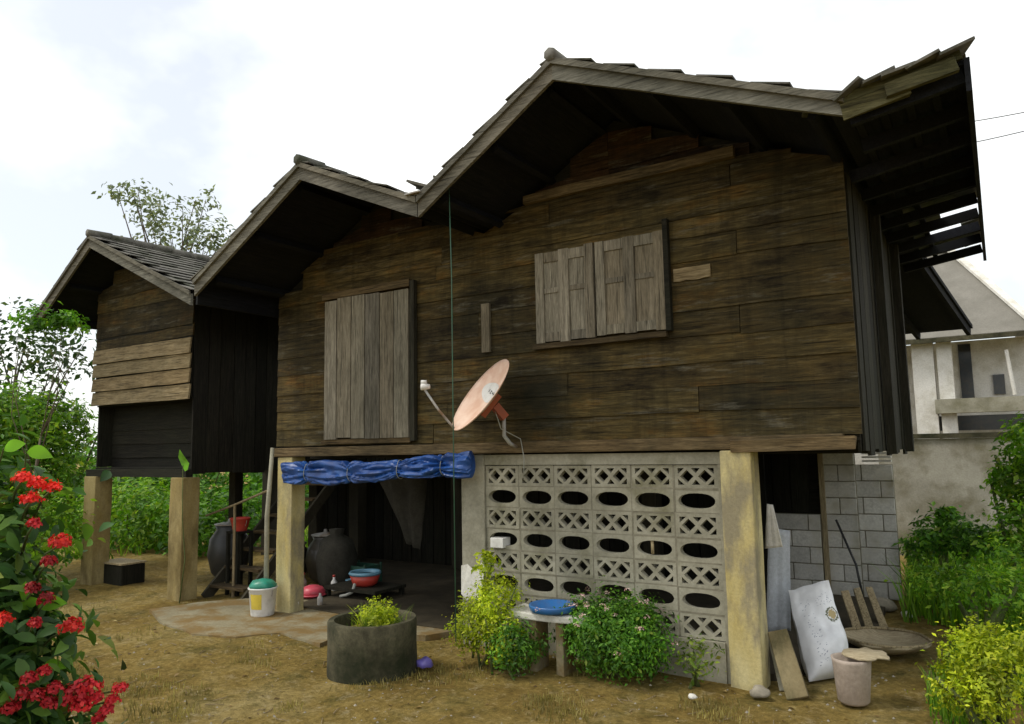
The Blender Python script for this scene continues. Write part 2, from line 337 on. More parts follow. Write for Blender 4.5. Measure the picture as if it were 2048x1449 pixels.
# concrete apron before the house
pp = [G(*p) for p in ((300,1222),(395,1208),(560,1196),(760,1196),(905,1212),(925,1262),(850,1275),(700,1268),(640,1292),(560,1270),(470,1278),(385,1272),(330,1252))]
pp = [Vector((p.x, p.y, 0)) for p in pp] 
ctr = sum(pp, Vector())/len(pp); fine = []
for i in range(len(pp)):
    a, b2 = pp[i], pp[(i+1) % len(pp)]
    for k in range(6):
        q = a.lerp(b2, k/6); q += (q-ctr).normalized()*0.07*noise.noise(q*2.3); fine.append(q)
n = len(fine); v = [(q.x, q.y, 0.018) for q in fine] + [(q.x, q.y, -0.1) for q in fine]
link('concrete_apron', mesh('concrete_apron', v, [tuple(range(n))[::-1] if False else tuple(range(n))] + [(i, i+n, (i+1) % n + n, (i+1) % n) for i in range(n)]), M['pad'])
tag(bpy.data.objects['concrete_apron'], 'thin worn concrete apron at the foot of the stilt house', kind='structure')

# ------------------------------------------------------------------ foliage makers
def leaves_mesh(name, pos, nrm, size, aspect=0.45, fold=0.25, rs=None, droop=0.0):
    """pos (n,3), nrm (n,3): one folded four-point leaf per position"""
    rs = rs or np.random.RandomState(1)
    n = len(pos); nrm = nrm/np.maximum(np.linalg.norm(nrm, axis=1, keepdims=True), 1e-6)
    t = rs.normal(size=(n,3)); t -= nrm*(t*nrm).sum(1, keepdims=True); t /= np.linalg.norm(t, axis=1, keepdims=True)
    if droop: t[:,2] -= droop; t /= np.linalg.norm(t, axis=1, keepdims=True)
    s = np.cross(nrm, t); s /= np.maximum(np.linalg.norm(s, axis=1, keepdims=True), 1e-6)
    L = (size*rs.uniform(0.35, 1.5, n))[:,None] if np.isscalar(size) else size[:,None]
    W = L*aspect
    v = np.empty((n,4,3)); v[:,0] = pos; v[:,1] = pos + t*L*0.45 + s*W*0.5 + nrm*W*fold; v[:,2] = pos + t*L; v[:,3] = pos + t*L*0.45 - s*W*0.5 + nrm*W*fold
    me = bpy.data.meshes.new(name); me.vertices.add(n*4); me.vertices.foreach_set('co', v.reshape(-1))
    base = np.arange(n)[:,None]*4; tri = np.concatenate([base+[0,1,2], base+[0,2,3]], 1).reshape(-1)
    me.loops.add(n*6); me.loops.foreach_set('vertex_index', tri.astype(np.int32)); me.polygons.add(n*2)
    me.polygons.foreach_set('loop_start', np.arange(n*2, dtype=np.int32)*3); me.polygons.foreach_set('loop_total', np.full(n*2, 3, np.int32))
    me.update(calc_edges=True); return me
def fine_leaves(name, pos, nrm, size, aspect=0.42, rs=None):
    """curved ten-point leaves for plants close to the viewer"""
    n = len(pos); nrm = nrm/np.maximum(np.linalg.norm(nrm, axis=1, keepdims=True), 1e-6)
    t = rs.normal(size=(n,3)); t -= nrm*(t*nrm).sum(1, keepdims=True); t /= np.linalg.norm(t, axis=1, keepdims=True)
    s = np.cross(nrm, t); L = (size*rs.uniform(0.55, 1.3, n))[:,None]; cv = rs.uniform(0.1, 0.5, n)[:,None]
    prof = [(0.0,0.04),(0.22,0.36),(0.5,0.5),(0.78,0.34),(1.0,0.02)]; v = np.empty((n,15,3))
    for i, (u, w_) in enumerate(prof):
        mid = pos + t*L*u - nrm*L*cv*u*u
        v[:,i*3] = mid + s*L*aspect*w_ + nrm*L*aspect*w_*0.35; v[:,i*3+1] = mid; v[:,i*3+2] = mid - s*L*aspect*w_ + nrm*L*aspect*w_*0.35
    q = []
    for i in range(4):
        for k in (0, 1): q.append([i*3+k, i*3+k+1, i*3+k+4, i*3+k+3])
    q = np.array(q).reshape(-1); fidx = (np.arange(n)[:,None]*15 + q).reshape(-1)
    me = bpy.data.meshes.new(name); me.vertices.add(n*15); me.vertices.foreach_set('co', v.reshape(-1))
    me.loops.add(n*32); me.loops.foreach_set('vertex_index', fidx.astype(np.int32)); me.polygons.add(n*8)
    me.polygons.foreach_set('loop_start', np.arange(n*8, dtype=np.int32)*4); me.polygons.foreach_set('loop_total', np.full(n*8, 4, np.int32))
    me.polygons.foreach_set('use_smooth', [True]*(n*8)); me.update(calc_edges=True); return me
def cloud(blobs, per, rs, clump=0.22, shell=0.5):
    """leaf positions in clumps spread through ellipsoids: blobs = (centre, radii, clumps)"""
    P, Nn = [], []
    for c, r, k in blobs:
        c = np.array(c); r = np.array(r)
        d = rs.normal(size=(k,3)); d /= np.linalg.norm(d, axis=1, keepdims=True)
        q = c + d*r*(rs.uniform(shell, 1.0, (k,1))**0.6)
        for i in range(k):
            m = rs.poisson(per)
            if m < 1: continue
            e = rs.normal(size=(m,3))*clump*r.mean()*rs.uniform(0.6,1.4)
            P.append(q[i]+e); Nn.append(d[i]*0.6 + e/(np.linalg.norm(e,axis=1,keepdims=True)+1e-6)*0.6 + rs.normal(size=(m,3))*0.45 + [0,0,0.55])
        for i in range(max(2, k//7)):
            d1 = rs.normal(size=3); d1[2] = abs(d1[2])*.9; d1 /= np.linalg.norm(d1); st = c + d1*r*.85; ln = r.mean()*rs.uniform(.25,.6); m = max(4, int(per*.5))
            u = np.linspace(.1, 1, m)[:,None]; P.append(st + d1*ln*u + np.array([0,0,-.25*ln])*u*u + rs.normal(size=(m,3))*ln*.10); Nn.append(np.tile(d1*.3+[0,0,.8],(m,1)) + rs.normal(size=(m,3))*.6)
    return np.concatenate(P), np.concatenate(Nn)
def shrub(name, label, blobs, per, size, m, base, stems=6, cat='shrub', group=None, seed=1, clump=0.22, aspect=0.45, shell=0.35, flowers=None, stemr=0.012):
    rs = np.random.RandomState(seed); t = empty(name, base, label, cat, group)
    P, Nn = cloud(blobs, per, rs, clump, shell)
    ok = P[:,2] > 0.01; P, Nn = P[ok], Nn[ok]
    link('foliage', leaves_mesh('foliage', P, Nn, size, aspect, rs=rs), m, t)
    for i in range(stems):
        c, r, k = blobs[i % len(blobs)]
        e = Vector(c) + Vector(rs.normal(size=3)*np.array(r)*0.5); b = Vector(base) + Vector((rs.normal()*0.05, rs.normal()*0.05, -0.02))
        mid = b.lerp(e, 0.5) + Vector((rs.normal()*0.05, rs.normal()*0.05, 0.05))
        MB().tube([b, mid, e], [stemr, stemr*0.8, stemr*0.4], 5).build('stem', M['stem'], t, True)
    if flowers:
        fm, cnt, fr, npet = flowers
        dd = ((P-np.array(blobs[0][0]))/np.array(blobs[0][1])); out = np.where((np.linalg.norm(dd,axis=1) > np.quantile(np.linalg.norm(dd,axis=1), .8)) & (dd[:,2] > -.3))[0]; idx = rs.choice(out, cnt, replace=False)
        for i in idx:
            flower_head(P[i] + np.array([0,0,fr*0.5]), fr, npet, fm, t, rs)
    return t
def flower_head(c, r, npet, m, parent, rs, up=(0,0,1)):
    d = rs.normal(size=(npet,3)); d[:,2] = np.abs(d[:,2])*0.8; d /= np.linalg.norm(d, axis=1, keepdims=True)
    pos = np.array(c) + d*r*rs.uniform(0.5,1.0,(npet,1)); 
    return link('flower', leaves_mesh('flower', pos, d + rs.normal(size=(npet,3))*0.3, np.full(npet, max(r*0.42, .012))*rs.uniform(0.7,1.25,npet), 0.75, 0.15, rs=rs), m, parent)
def tree(name, label, base, height, blobs, per, size, m, trunk_r=0.12, seed=3, clump=0.2, limbs=10, shell=0.2, group=None):
    rs = np.random.RandomState(seed); t = empty(name, base, label, 'tree', group); b = Vector(base)
    P, Nn = cloud(blobs, per, rs, clump, shell)
    link('crown', leaves_mesh('crown', P, Nn, size, 0.5, rs=rs), m, t)
    c0 = sum((Vector(x[0]) for x in blobs), Vector())/len(blobs)
    fork = b.lerp(c0, 0.6); mb = MB(); pts = [b+Vector((0,0,-0.2))] + [b.lerp(fork, k/4) + Vector((rs.normal(), rs.normal(), 0))*0.05*height/6 for k in range(1,5)]
    mb.tube(pts, [trunk_r*(1.25-0.12*k) for k in range(5)], 8); mb.build('trunk', M['bark'], t, True)
    lm = MB()
    for i in range(limbs):
        c, r, k = blobs[i % len(blobs)]; e = Vector(c) + Vector(rs.normal(size=3)*np.array(r)*0.28)
        st = pts[3 + i % 2]; mid = st.lerp(e, 0.5) + Vector((rs.normal(), rs.normal(), rs.normal()))*0.12
        lm.tube([st, mid, e], [trunk_r*0.5, trunk_r*0.3, trunk_r*0.08], 5)
    lm.build('limbs', M['bark'], t, True); return t
def blades(name, label, pts, h, m, cat, per=1, wd=0.008, seed=5, lean=0.35):
    rs = np.random.RandomState(seed); n = len(pts)*per
    p = np.repeat(np.array(pts), per, 0) + np.c_[rs.normal(size=(n,2))*0.03, np.zeros(n)]
    hh = h*rs.uniform(0.4, 1.25, n); a = rs.uniform(0, 2*np.pi, n); s = np.c_[np.cos(a), np.sin(a), np.zeros(n)]
    b = rs.uniform(0, 2*np.pi, n); ln = np.c_[np.cos(b), np.sin(b), np.zeros(n)]*(hh*rs.uniform(0,lean*2,n))[:,None]
    v = np.empty((n,5,3)); v[:,0] = p - s*wd; v[:,1] = p + s*wd; mid = p + ln*0.35 + np.c_[np.zeros((n,2)), hh*0.6]
    v[:,2] = mid + s*wd*0.7; v[:,3] = mid - s*wd*0.7; v[:,4] = p + ln + np.c_[np.zeros((n,2)), hh]
    me = bpy.data.meshes.new(name); me.vertices.add(n*5); me.vertices.foreach_set('co', v.reshape(-1))
    base = np.arange(n)[:,None]*5; tri = np.concatenate([base+[0,1,2], base+[0,2,3], base+[3,2,4]], 1).reshape(-1)
    me.loops.add(n*9); me.loops.foreach_set('vertex_index', tri.astype(np.int32)); me.polygons.add(n*3)
    me.polygons.foreach_set('loop_start', np.arange(n*3, dtype=np.int32)*3); me.polygons.foreach_set('loop_total', np.full(n*3, 3, np.int32))
    me.update(calc_edges=True)
    o = link(name, me, m)
    if label: tag(o, label, cat, kind='stuff')
    return o

# ------------------------------------------------------------------ the stilt house
YB = 9.74            # rear of the house
YF = D - 1.0         # front verge of the two main gables
house = empty('stilt_house', (-4, 7.5, 0), 'large weathered wooden stilt house with two joined gables over a plank facade', 'house')

def plank(x0, x1, z0, z1, y, m, parent, top=None, name='plank', thick=0.022, lap=0.012, seg=None, jz=0.011):
    n = seg or max(2, int((x1-x0)/0.35)); lo, hi = [], []
    ja, jb = rnd.uniform(-jz, jz), rnd.uniform(-jz, jz); off = rnd.uniform(-0.004, 0.004)
    for i in range(n+1):
        x = x0 + (x1-x0)*i/n; j = ja + (jb-ja)*i/n + rnd.uniform(-0.005, 0.005)
        a, b = z0 + j, z1 + j*0.5
        if top: b = min(b, top(x))
        if b > a + 0.004: lo.append((x, a)); hi.append((x, b))
    if len(lo) < 2: return None
    v = []; k = len(lo)
    for (x, a), (_, b) in zip(lo, hi):
        wob = 0.004*noise.noise(Vector((x*3, a*7, 1)))
        v += [(x, y-lap+off+wob, a), (x, y+off+wob, b), (x, y+thick+off, b), (x, y+thick-lap+off, a)]
    f = []
    for i in range(k-1):
        p, q = i*4, i*4+4
        f += [(p, q, q+1, p+1), (p+1, q+1, q+2, p+2), (p+2, q+2, q+3, p+3), (p+3, q+3, q, p)]
    f += [(0,1,2,3), ((k-1)*4+3, (k-1)*4+2, (k-1)*4+1, (k-1)*4)]
    return link(name, mesh(name, v, f), m, parent)
def lin(pts):
    def fn(x):
        for (a, za), (b, zb) in zip(pts, pts[1:]):
            if x <= b: return za + (zb-za)*(x-a)/(b-a)
        return pts[-1][1]
    return fn
A1, V12, E1 = (-2.699, 4.802), (-4.058, 3.961), (-0.654, 3.925)
A2, V23 = (-5.548, 4.616), (-7.188, 3.667)
A3, E3L, E3R = (-10.35, 4.83), (-11.85, 3.80), (-8.0, 3.74)
TH = 0.10
under = lin([(V23[0], V23[1]-TH), (A2[0], A2[1]-TH), (V12[0], V12[1]-TH), (A1[0], A1[1]-TH), (E1[0], E1[1]-TH)])
XL, XR, Z0 = -7.06, -0.826, 1.845
fw = MB().box((XL+0.02, D+0.03, 1.80), (XR-0.02, D+0.05, 3.62)).build('front_wall', M['darkx'], house)
gp = [(XL+0.03, 3.6)] + [(x, under(x)-0.01) for x in (XL+0.03, A2[0], V12[0], A1[0], XR-0.03)] + [(XR-0.03, 3.6)]
k = len(gp); MBg = MB(); MBg.v = [Vector((x, D+0.075, z)) for x, z in gp] + [Vector((x, D+0.095, z)) for x, z in gp]
MBg.f = [tuple(range(k))[::-1], tuple(range(k, 2*k))] + [(i, (i+1) % k, (i+1) % k + k, i+k) for i in range(k)]
gl = MBg.build('gable_wall', M['darkx'], house)
# facade planks, row by row, butt joints at uneven places
z = Z0; row = 0; ZT = 4.07
while z < ZT-0.02:
    h = rnd.choice((0.165, 0.18, 0.19, 0.205, 0.215)); z1 = min(z+h, ZT)
    cuts = [XL] + sorted([(-4.95, -4.45, -3.1, -5.1)[row % 4] + rnd.uniform(-0.3, 0.3)] + ([rnd.uniform(-2.6, -1.6)] if row % 3 == 1 else [])) + [XR]
    for a, b in zip(cuts, cuts[1:]):
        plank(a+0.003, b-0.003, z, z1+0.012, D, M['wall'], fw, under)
    z = z1; row += 1
while z < 4.75:
    z1 = z + rnd.choice((0.15, 0.17))
    for a, b in ((-6.2, -4.9), (-3.9, -2.75), (-2.747, -1.1)):
        plank(a, b, z, z1+0.01, D+0.04, M['gable'], gl, lambda x: under(x)-0.004)
    z = z1
# tie beam ledge across the big gable and a shorter one on the smaller gable
plank(-4.0, -1.62, 4.075, 4.16, D-0.045, M['beam'], house, lambda x: under(x)-0.003, 'tie_beam', 0.06, 0.0)
# short vertical batten, pale patch board, sill beam
MB().box((-4.10, D-0.05, 2.70), (-4.01, D-0.017, 3.17)).build('batten', M['shutter'], house)
plank(-2.17, -1.86, 3.13, 3.235, D-0.028, M['hutlight'], house, None, 'patch_board', 0.015, 0.0, 6)
b = MB(); b.bar((XL-0.02, D+0.0, 1.785), (-0.95, D+0.0, 1.80), 0.12, 0.10); bevel(b.build('sill_beam', M['beam'], house), 0.008)
b = MB(); b.bar((-1.75, D-0.075, 1.775), (-0.86, D-0.085, 1.79), 0.03, 0.09, jit=0.01); b.build('loose_board', M['beam'], house)
# floor, joists, side and rear walls
MB().box((XL, D+0.06, 1.835), (XR-0.03, YB-0.3, 1.86)).build('floor', M['darkx'], house)
for i in range(6):
    y = D+0.5+i*0.58; MB().box((XL, y, 1.70), (XR-0.04, y+0.07, 1.83)).build('joist', M['darkx'], house)
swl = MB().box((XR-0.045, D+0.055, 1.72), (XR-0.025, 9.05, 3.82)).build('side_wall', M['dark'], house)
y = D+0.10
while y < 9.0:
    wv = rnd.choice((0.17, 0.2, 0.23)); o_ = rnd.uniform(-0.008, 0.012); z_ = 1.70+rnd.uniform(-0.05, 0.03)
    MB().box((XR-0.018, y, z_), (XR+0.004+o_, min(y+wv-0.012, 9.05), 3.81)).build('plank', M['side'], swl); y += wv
for yy in (7.0, 8.4): MB().box((XR+0.018, yy, 1.68), (XR+0.09, yy+0.1, 3.78)).build('batten', M['side'], house)
MB().box((XL, YB-0.34, 1.86), (XR-0.05, YB-0.32, 3.66)).build('rear_wall', M['darkx'], house)
MB().box((XL, D+0.1, 1.86), (XL+0.03, YB-0.36, 3.60)).build('side_wall', M['dark'], house)

def roof_slope(par, pa, pb, y0, y1, purlins=3, tile_rows=True, seed=0, barge=True, bh=(0.185,0.185)):
    """pa upper, pb lower point (x,z) of the top surface"""
    rs = random.Random(seed)
    pa = Vector((pa[0], 0, pa[1])); pb = Vector((pb[0], 0, pb[1])); d = pb-pa; Ln = d.length; d.normalize()
    nrm = Vector((-d.z, 0, d.x)); nrm = nrm if nrm.z > 0 else -nrm
    def P(s, y, h): q = pa + d*s + nrm*h; return Vector((q.x, y, q.z))
    mb = MB(); mb.hexa([P(0,y0,-0.055), P(0,y1,-0.055), P(Ln,y1,-0.055), P(Ln,y0,-0.055), P(0,y0,-0.02), P(0,y1,-0.02), P(Ln,y1,-0.02), P(Ln,y0,-0.02)])
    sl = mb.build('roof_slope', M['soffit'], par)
    # tiles: thin overlapping slabs, uneven
    tm = MB(); ex = 0.19; wd = 0.24; s = Ln; r_ = 0
    while s > 0.02:
        y = y0 - 0.06 + (0.12 if r_ % 2 else 0) - wd*(0.5 if r_ % 2 else 0)*0
        while y < y1+0.05:
            j = rs.uniform(-0.012, 0.012); k = rs.uniform(-0.01, 0.012); e = rs.uniform(0, 0.01)
            s1 = min(s+0.035+j, Ln+0.06); s0 = max(s-ex-0.03+j, 0); ya, yb = y+k, y+wd-0.006+k
            if s1-s0 > 0.03:
                tm.hexa([P(s0,ya,-0.016), P(s0,yb,-0.016), P(s1,yb,0.004+e), P(s1,ya,0.004+e), P(s0,ya,-0.005), P(s0,yb,-0.005), P(s1,yb,0.015+e), P(s1,ya,0.015+e)])
            y += wd
        s -= ex; r_ += 1
    tag(tm.build('roof_tiles', M['tile'], par), kind='stuff')
    for i in range(purlins):
        s = Ln*(0.12+0.8*i/max(1, purlins-1)); q0, q1 = P(s, y0+0.10, -0.10), P(s, y1-0.1, -0.10)
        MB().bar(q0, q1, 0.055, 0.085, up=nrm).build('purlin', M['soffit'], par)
    if barge:
        bb = MB(); nseg = 6
        for i in range(nseg):
            sa, sb = Ln*i/nseg, Ln*(i+1)/nseg; ha, hb = (bh[0]+(bh[1]-bh[0])*q_/nseg for q_ in (i, i+1))
            ja = 0.006*noise.noise(Vector((sa*2, seed, 0))); jb = 0.006*noise.noise(Vector((sb*2, seed, 0)))
            def Q(s, y, dz): q = pa + d*s; return Vector((q.x, y, q.z+dz))
            pts = [Q(sa,y0-0.035,-ha+ja), Q(sb,y0-0.035,-hb+jb), Q(sb,y0-0.003,-hb+jb), Q(sa,y0-0.003,-ha+ja), Q(sa,y0-0.035,-0.045+ja), Q(sb,y0-0.035,-0.045+jb), Q(sb,y0-0.003,-0.045+jb), Q(sa,y0-0.003,-0.045+ja)]
            bb.hexa(pts)
        bb.build('barge_board', M['barge'], par)
        vs = MB(); vs.hexa([Q(0,y0-0.062,-0.062), Q(Ln,y0-0.062,-0.062), Q(Ln,y0-0.038,-0.062), Q(0,y0-0.038,-0.062), Q(0,y0-0.062,-0.012), Q(Ln,y0-0.062,-0.012), Q(Ln,y0-0.038,-0.012), Q(0,y0-0.038,-0.012)])
        vs.build('verge_strip', M['barge'], par)
    return sl
roof_slope(house, A1, (V12[0]+0.005, V12[1]), YF, YB, 3, seed=1)
roof_slope(house, A1, E1, YF, YB, 4, seed=2, bh=(0.185,0.145))
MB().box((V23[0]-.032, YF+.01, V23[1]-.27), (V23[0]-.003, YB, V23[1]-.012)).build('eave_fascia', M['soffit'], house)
roof_slope(house, A2, (V12[0]-0.005, V12[1]), YF, YB, 3, seed=3)
roof_slope(house, A2, V23, YF, YB, 3, seed=4)
for a in (A1, A2):
    rs = random.Random(7)
    y = YF-0.07
    while y < YB:
        j = rs.uniform(-0.01, 0.01); MB().tube([(a[0], y, a[1]+0.012+j), (a[0], y+0.33, a[1]+0.03+j)], 0.055, 7).build('ridge_cap', M['tile'], house, True); y += 0.31
# loose tiles lodged in the valleys, metal gutter
for (x, yy, zz, rx, ry) in ((-4.06,4.95,4.07,0.1,0.35),(-4.16,5.2,4.12,0.2,0.3),(-3.98,5.2,4.14,0,0.45),(-0.80,5.02,3.955,0.02,0.15)):
    link('loose_tile', MB().box((-0.12,-0.16,-0.01),(0.12,0.16,0.01)) and mesh('loose_tile', *(lambda q: (q.v, q.f))(MB().box((-0.12,-0.16,-0.01),(0.12,0.16,0.01)))), M['tile'], house, (x,yy,zz), (rx,ry,0.3))
g = MB(); g.bar((V12[0]-0.02, YF-0.09, V12[1]+0.02), (V12[0]-0.02, YB, V12[1]+0.02), 0.16, 0.012); g.build('gutter', M['metal'], house)
# upturned slope over the right side: rafters, battens and single tiles, some missing
cs = (3.995-3.895)/(0.654-0.018)
def cz(x): return 3.895 + cs*(x+0.654)
for i in range(10):
    y = YF+0.06+i*(YB-YF-0.15)/9
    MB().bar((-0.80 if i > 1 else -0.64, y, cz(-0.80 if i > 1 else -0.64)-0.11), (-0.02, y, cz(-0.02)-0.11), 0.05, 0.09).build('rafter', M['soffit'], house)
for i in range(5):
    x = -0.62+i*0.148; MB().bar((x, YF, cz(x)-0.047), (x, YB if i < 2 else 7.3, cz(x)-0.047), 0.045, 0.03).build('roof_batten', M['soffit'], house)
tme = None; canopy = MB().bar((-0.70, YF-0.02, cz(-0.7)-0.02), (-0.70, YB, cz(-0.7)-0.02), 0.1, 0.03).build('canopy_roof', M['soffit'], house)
nyt = 19; ty = (YB-YF)/nyt
mb = MB().box((-0.093, -ty/2-0.012, -0.008), (0.093, ty/2-0.004+0.012, 0.008)); tme = mesh('roof_tile', mb.v, mb.f); tme.materials.append(M['tile'])
HOLES = {(3,12),(2,12),(3,13),(2,13),(1,14),(2,14),(3,14),(1,15),(2,15),(2,16),(1,16)}
mb = MB(); mb.hexa([(-0.69,YF+.02,cz(-.69)-.03),(-0.01,YF+.02,cz(-.01)-.03),(-0.01,7.5,cz(-.01)-.03),(-0.69,7.5,cz(-.69)-.03),(-0.69,YF+.02,cz(-.69)-.024),(-0.01,YF+.02,cz(-.01)-.024),(-0.01,7.5,cz(-.01)-.024),(-0.69,7.5,cz(-.69)-.024)]); mb.build('added_dark_sheet', M['soffit'], house)  # added opaque sheet under the tiles, keeps the canopy underside black
for ix in range(4):
    for iy in range(nyt):
        x = -0.585 + ix*0.165; y = YF+ty*(iy+0.5)
        if (ix, iy) in HOLES: continue
        if iy == 0 and ix == 1: continue
        link('tile', tme, None, canopy, (x+rnd.uniform(-.006,.006), y, cz(x)-0.012+0.012*(iy % 2)+rnd.uniform(0,.008)), (rnd.uniform(-.03,.03), -math.atan(cs)-0.06+rnd.uniform(-.03,.03), rnd.uniform(-.03,.03)))
for (xa, xb, dz, hh, y_) in ((-0.67,-0.30,-0.085,0.10,-0.03), (-0.42,-0.05,-0.07,0.085,-0.062), (-0.69,-0.03,-0.005,0.05,-0.02)):
    b = MB(); b.bar((xa, YF+y_, cz(xa)+dz), (xb, YF+y_, cz(xb)+dz), 0.026, hh, jit=0.008); b.build('fascia_board', M['mossy'], house)
for (x, dz, ry) in ((-0.60,0.03,-0.5),(-0.48,0.05,-0.35),(-0.36,0.035,-0.2),(-0.20,0.03,-0.25),(-0.07,0.035,-0.32)):
    link('loose_tile', tme, None, house, (x, YF+0.02, cz(x)+dz), (0.15, ry, rnd.uniform(-.3,.3)))
b = MB(); b.bar((0.0, YF-0.03, cz(0)-0.14), (0.0, YB, cz(0)-0.14), 0.03, 0.20); b.build('edge_board', M['soffit'], house)
# rear lean-to falling away behind
p0, p1 = F(1850,510,9.9), F(1945,650,11.8)
mb = MB(); mb.hexa([(p0.x-2.5,9.9,p0.z-.05),(p0.x,9.9,p0.z-.05),(p1.x,11.8,p1.z-.05),(p1.x-2.8,11.8,p1.z-.05),(p0.x-2.5,9.9,p0.z),(p0.x,9.9,p0.z),(p1.x,11.8,p1.z),(p1.x-2.8,11.8,p1.z)])
mb.build('rear_roof', M['soffit'], house)
for i in range(4): 
    x = p0.x-0.05-i*0.6; MB().bar((x,9.9,p0.z-.10), (x+(p1.x-p0.x),11.8,p1.z-.10), .05,.09).build('rafter', M['soffit'], house)

# posts and piers under the house
def post(x0, x1, y0, y1, z1, m, par, name='post', lean=0.0, z0=-0.15):
    mb = MB(); n = 8; lv = []
    for i in range(n+1):
        t = i/n; z = z0+(z1-z0)*t; dx = lean*(1-t)
        for (x, y) in ((x0,y0),(x1,y0),(x1,y1),(x0,y1)):
            q = Vector((x+dx, y, z)); mb.v.append(q + noise.noise_vector(q*6)*0.008)
    for i in range(n):
        for k in range(4): mb.f.append((i*4+k, i*4+(k+1) % 4, i*4+4+(k+1) % 4, i*4+4+k))
    mb.f += [(3,2,1,0), (n*4, n*4+1, n*4+2, n*4+3)]
    return bevel(mb.build(name, m, par), 0.012)
tag(post(-1.85, -1.61, 5.80, 6.03, 1.74, M['yellow'], house), 'faded yellow concrete post at the right end of the block wall')
post(-6.99, -6.75, 5.82, 6.02, 1.735, M['yellow'], house)
post(-6.95, -6.73, 9.0, 9.2, 1.70, M['shadedpost'], house); post(-3.9, -3.7, 9.0, 9.2, 1.7, M['shadedpost'], house)
# added dark boarding that blacks out the view under the house
pt = MB().box((-10.2, 9.30, 0), (-2.6, 9.32, 1.7)).build('added_dark_boarding', M['darkx'], house)
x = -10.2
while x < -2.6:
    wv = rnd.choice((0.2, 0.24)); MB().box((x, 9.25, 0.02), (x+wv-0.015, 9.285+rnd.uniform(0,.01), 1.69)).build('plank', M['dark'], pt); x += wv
# window shutters
def shutter(name, x0, x1, z0, z1, y, par, stiles, rails, rz=0, m=M['shutter']):
    bk = MB().box((x0, y, z0), (x1, y+0.014, z1)).build(name, m, par)
    for (a, b2) in stiles: MB().box((a, y-0.02, z0-0.004+rnd.uniform(-.01,.0)), (b2, y-0.002, z1+0.012+rnd.uniform(-.01,.012))).build('stile', m, bk)
    for (a, b2, c, d2) in rails: MB().box((a, y-0.014, c), (b2, y-0.003, d2)).build('rail', m, bk)
    return bk
wy = D-0.048
def wn(x0, x1, z0, z1, nm):
    s = 0.085; mid = (x0+x1)/2
    sh = shutter(nm, x0, x1, z0, z1, wy, house, [(x0, x0+s), (mid-0.05, mid+0.05), (x1-s, x1)],
        [(x0+s+.002, mid-.052, z1-0.09, z1), (mid+.052, x1-s-.002, z1-0.09, z1), (x0+s+.002, mid-.052, z0, z0+0.08), (mid+.052, x1-s-.002, z0, z0+0.08)])
    for (a, b2) in ((x0+s+.002, mid-.052), (mid+.052, x1-s-.002)):
        zm = z0+(z1-z0)*0.54
        MB().box((a, wy-.0105, zm-.0), (b2, wy-.0025, zm+.045)).build('rail', M['shutter'], sh)
    return sh
tag(wn(-3.475, -2.885, 2.735, 3.555, 'window_shutter'), 'left leaf of the closed grey window shutters')
tag(wn(-2.862, -2.235, 2.745, 3.565, 'window_shutter'), 'right leaf of the closed grey window shutters')
MB().box((-2.233, D-0.075, 2.72), (-2.19, D-0.02, 3.66)).build('window_post', M['darkx'], house)
MB().box((-3.52, D-0.07, 2.675), (-2.235, D-0.02, 2.722)).build('window_sill', M['beam'], house)
# plank door shutter of six uprights
ds = MB().box((-6.2, D-0.05, 1.94), (-4.985, D-0.03, 3.43)).build('door_shutter', M['shutter'], house); tag(ds, 'closed grey door shutter of six upright planks')
x = -6.2
for i, wv in enumerate((0.19, 0.215, 0.2, 0.21, 0.195, 0.205)):
    MB().box((x, D-0.074-rnd.uniform(0,.008), 1.92+rnd.uniform(-.015,.015)), (x+wv-0.012, D-0.052, 3.44+rnd.uniform(-.02,.02))).build('plank', M['shutter'], ds); x += wv
MB().box((-4.982, D-0.07, 1.88), (-4.925, D-0.02, 3.52)).build('door_post', M['side'], house)
MB().box((-6.26, D-0.07, 3.465), (-4.99, D-0.02, 3.54)).build('door_lintel', M['beam'], house)
MB().box((-6.26, D-0.065, 1.865), (-4.99, D-0.02, 1.915)).build('door_sill', M['beam'], house)

# ------------------------------------------------------------------ small gabled hut on the left
hut = empty('wooden_hut', (-10, 7.5, 0), 'small gabled stilt hut with pale bleached planks at the left end', 'house')
HX0, HX1, HZ = -11.12, -8.77, 1.56
YH = 5.363
hun = lin([(E3L[0], E3L[1]-TH), (A3[0], A3[1]-TH), (E3R[0], E3R[1]-TH)])
hw = MB().box((HX0+.02, D+.03, 2.52), (HX1-.02, D+.05, 3.55)).build('front_wall', M['darkx'], hut)
z = 2.51; i = 0
while z < 4.7:
    h = (0.19,0.185,0.19,0.20)[i] if i < 4 else rnd.choice((0.17,0.2))
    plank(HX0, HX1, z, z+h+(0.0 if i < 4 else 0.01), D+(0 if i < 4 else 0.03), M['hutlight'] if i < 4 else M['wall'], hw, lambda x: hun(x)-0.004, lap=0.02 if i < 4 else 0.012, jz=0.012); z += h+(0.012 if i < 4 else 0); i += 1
lw = MB().box((HX0+.05, D+.34, HZ), (HX1-.05, D+.36, 2.5)).build('lower_wall', M['darkx'], hut)
z = HZ
while z < 2.5: plank(HX0+.04, HX1-.04, z, z+0.2, D+.31, M['darkx'], lw, None); z += 0.19
b = MB(); b.bar((HX0-.02, D+0.02, HZ-.02), (HX1+.02, D+0.02, HZ-.02), .10, .10); b.build('sill_beam', M['darkx'], hut)
MB().box((HX0, D+.1, HZ+.03), (HX1, YB-.3, HZ+.055)).build('floor', M['darkx'], hut)
MB().box((HX0+.02, D+.07, 2.49), (HX1-.02, D+.33, 2.512)).build('ledge', M['darkx'], hut)
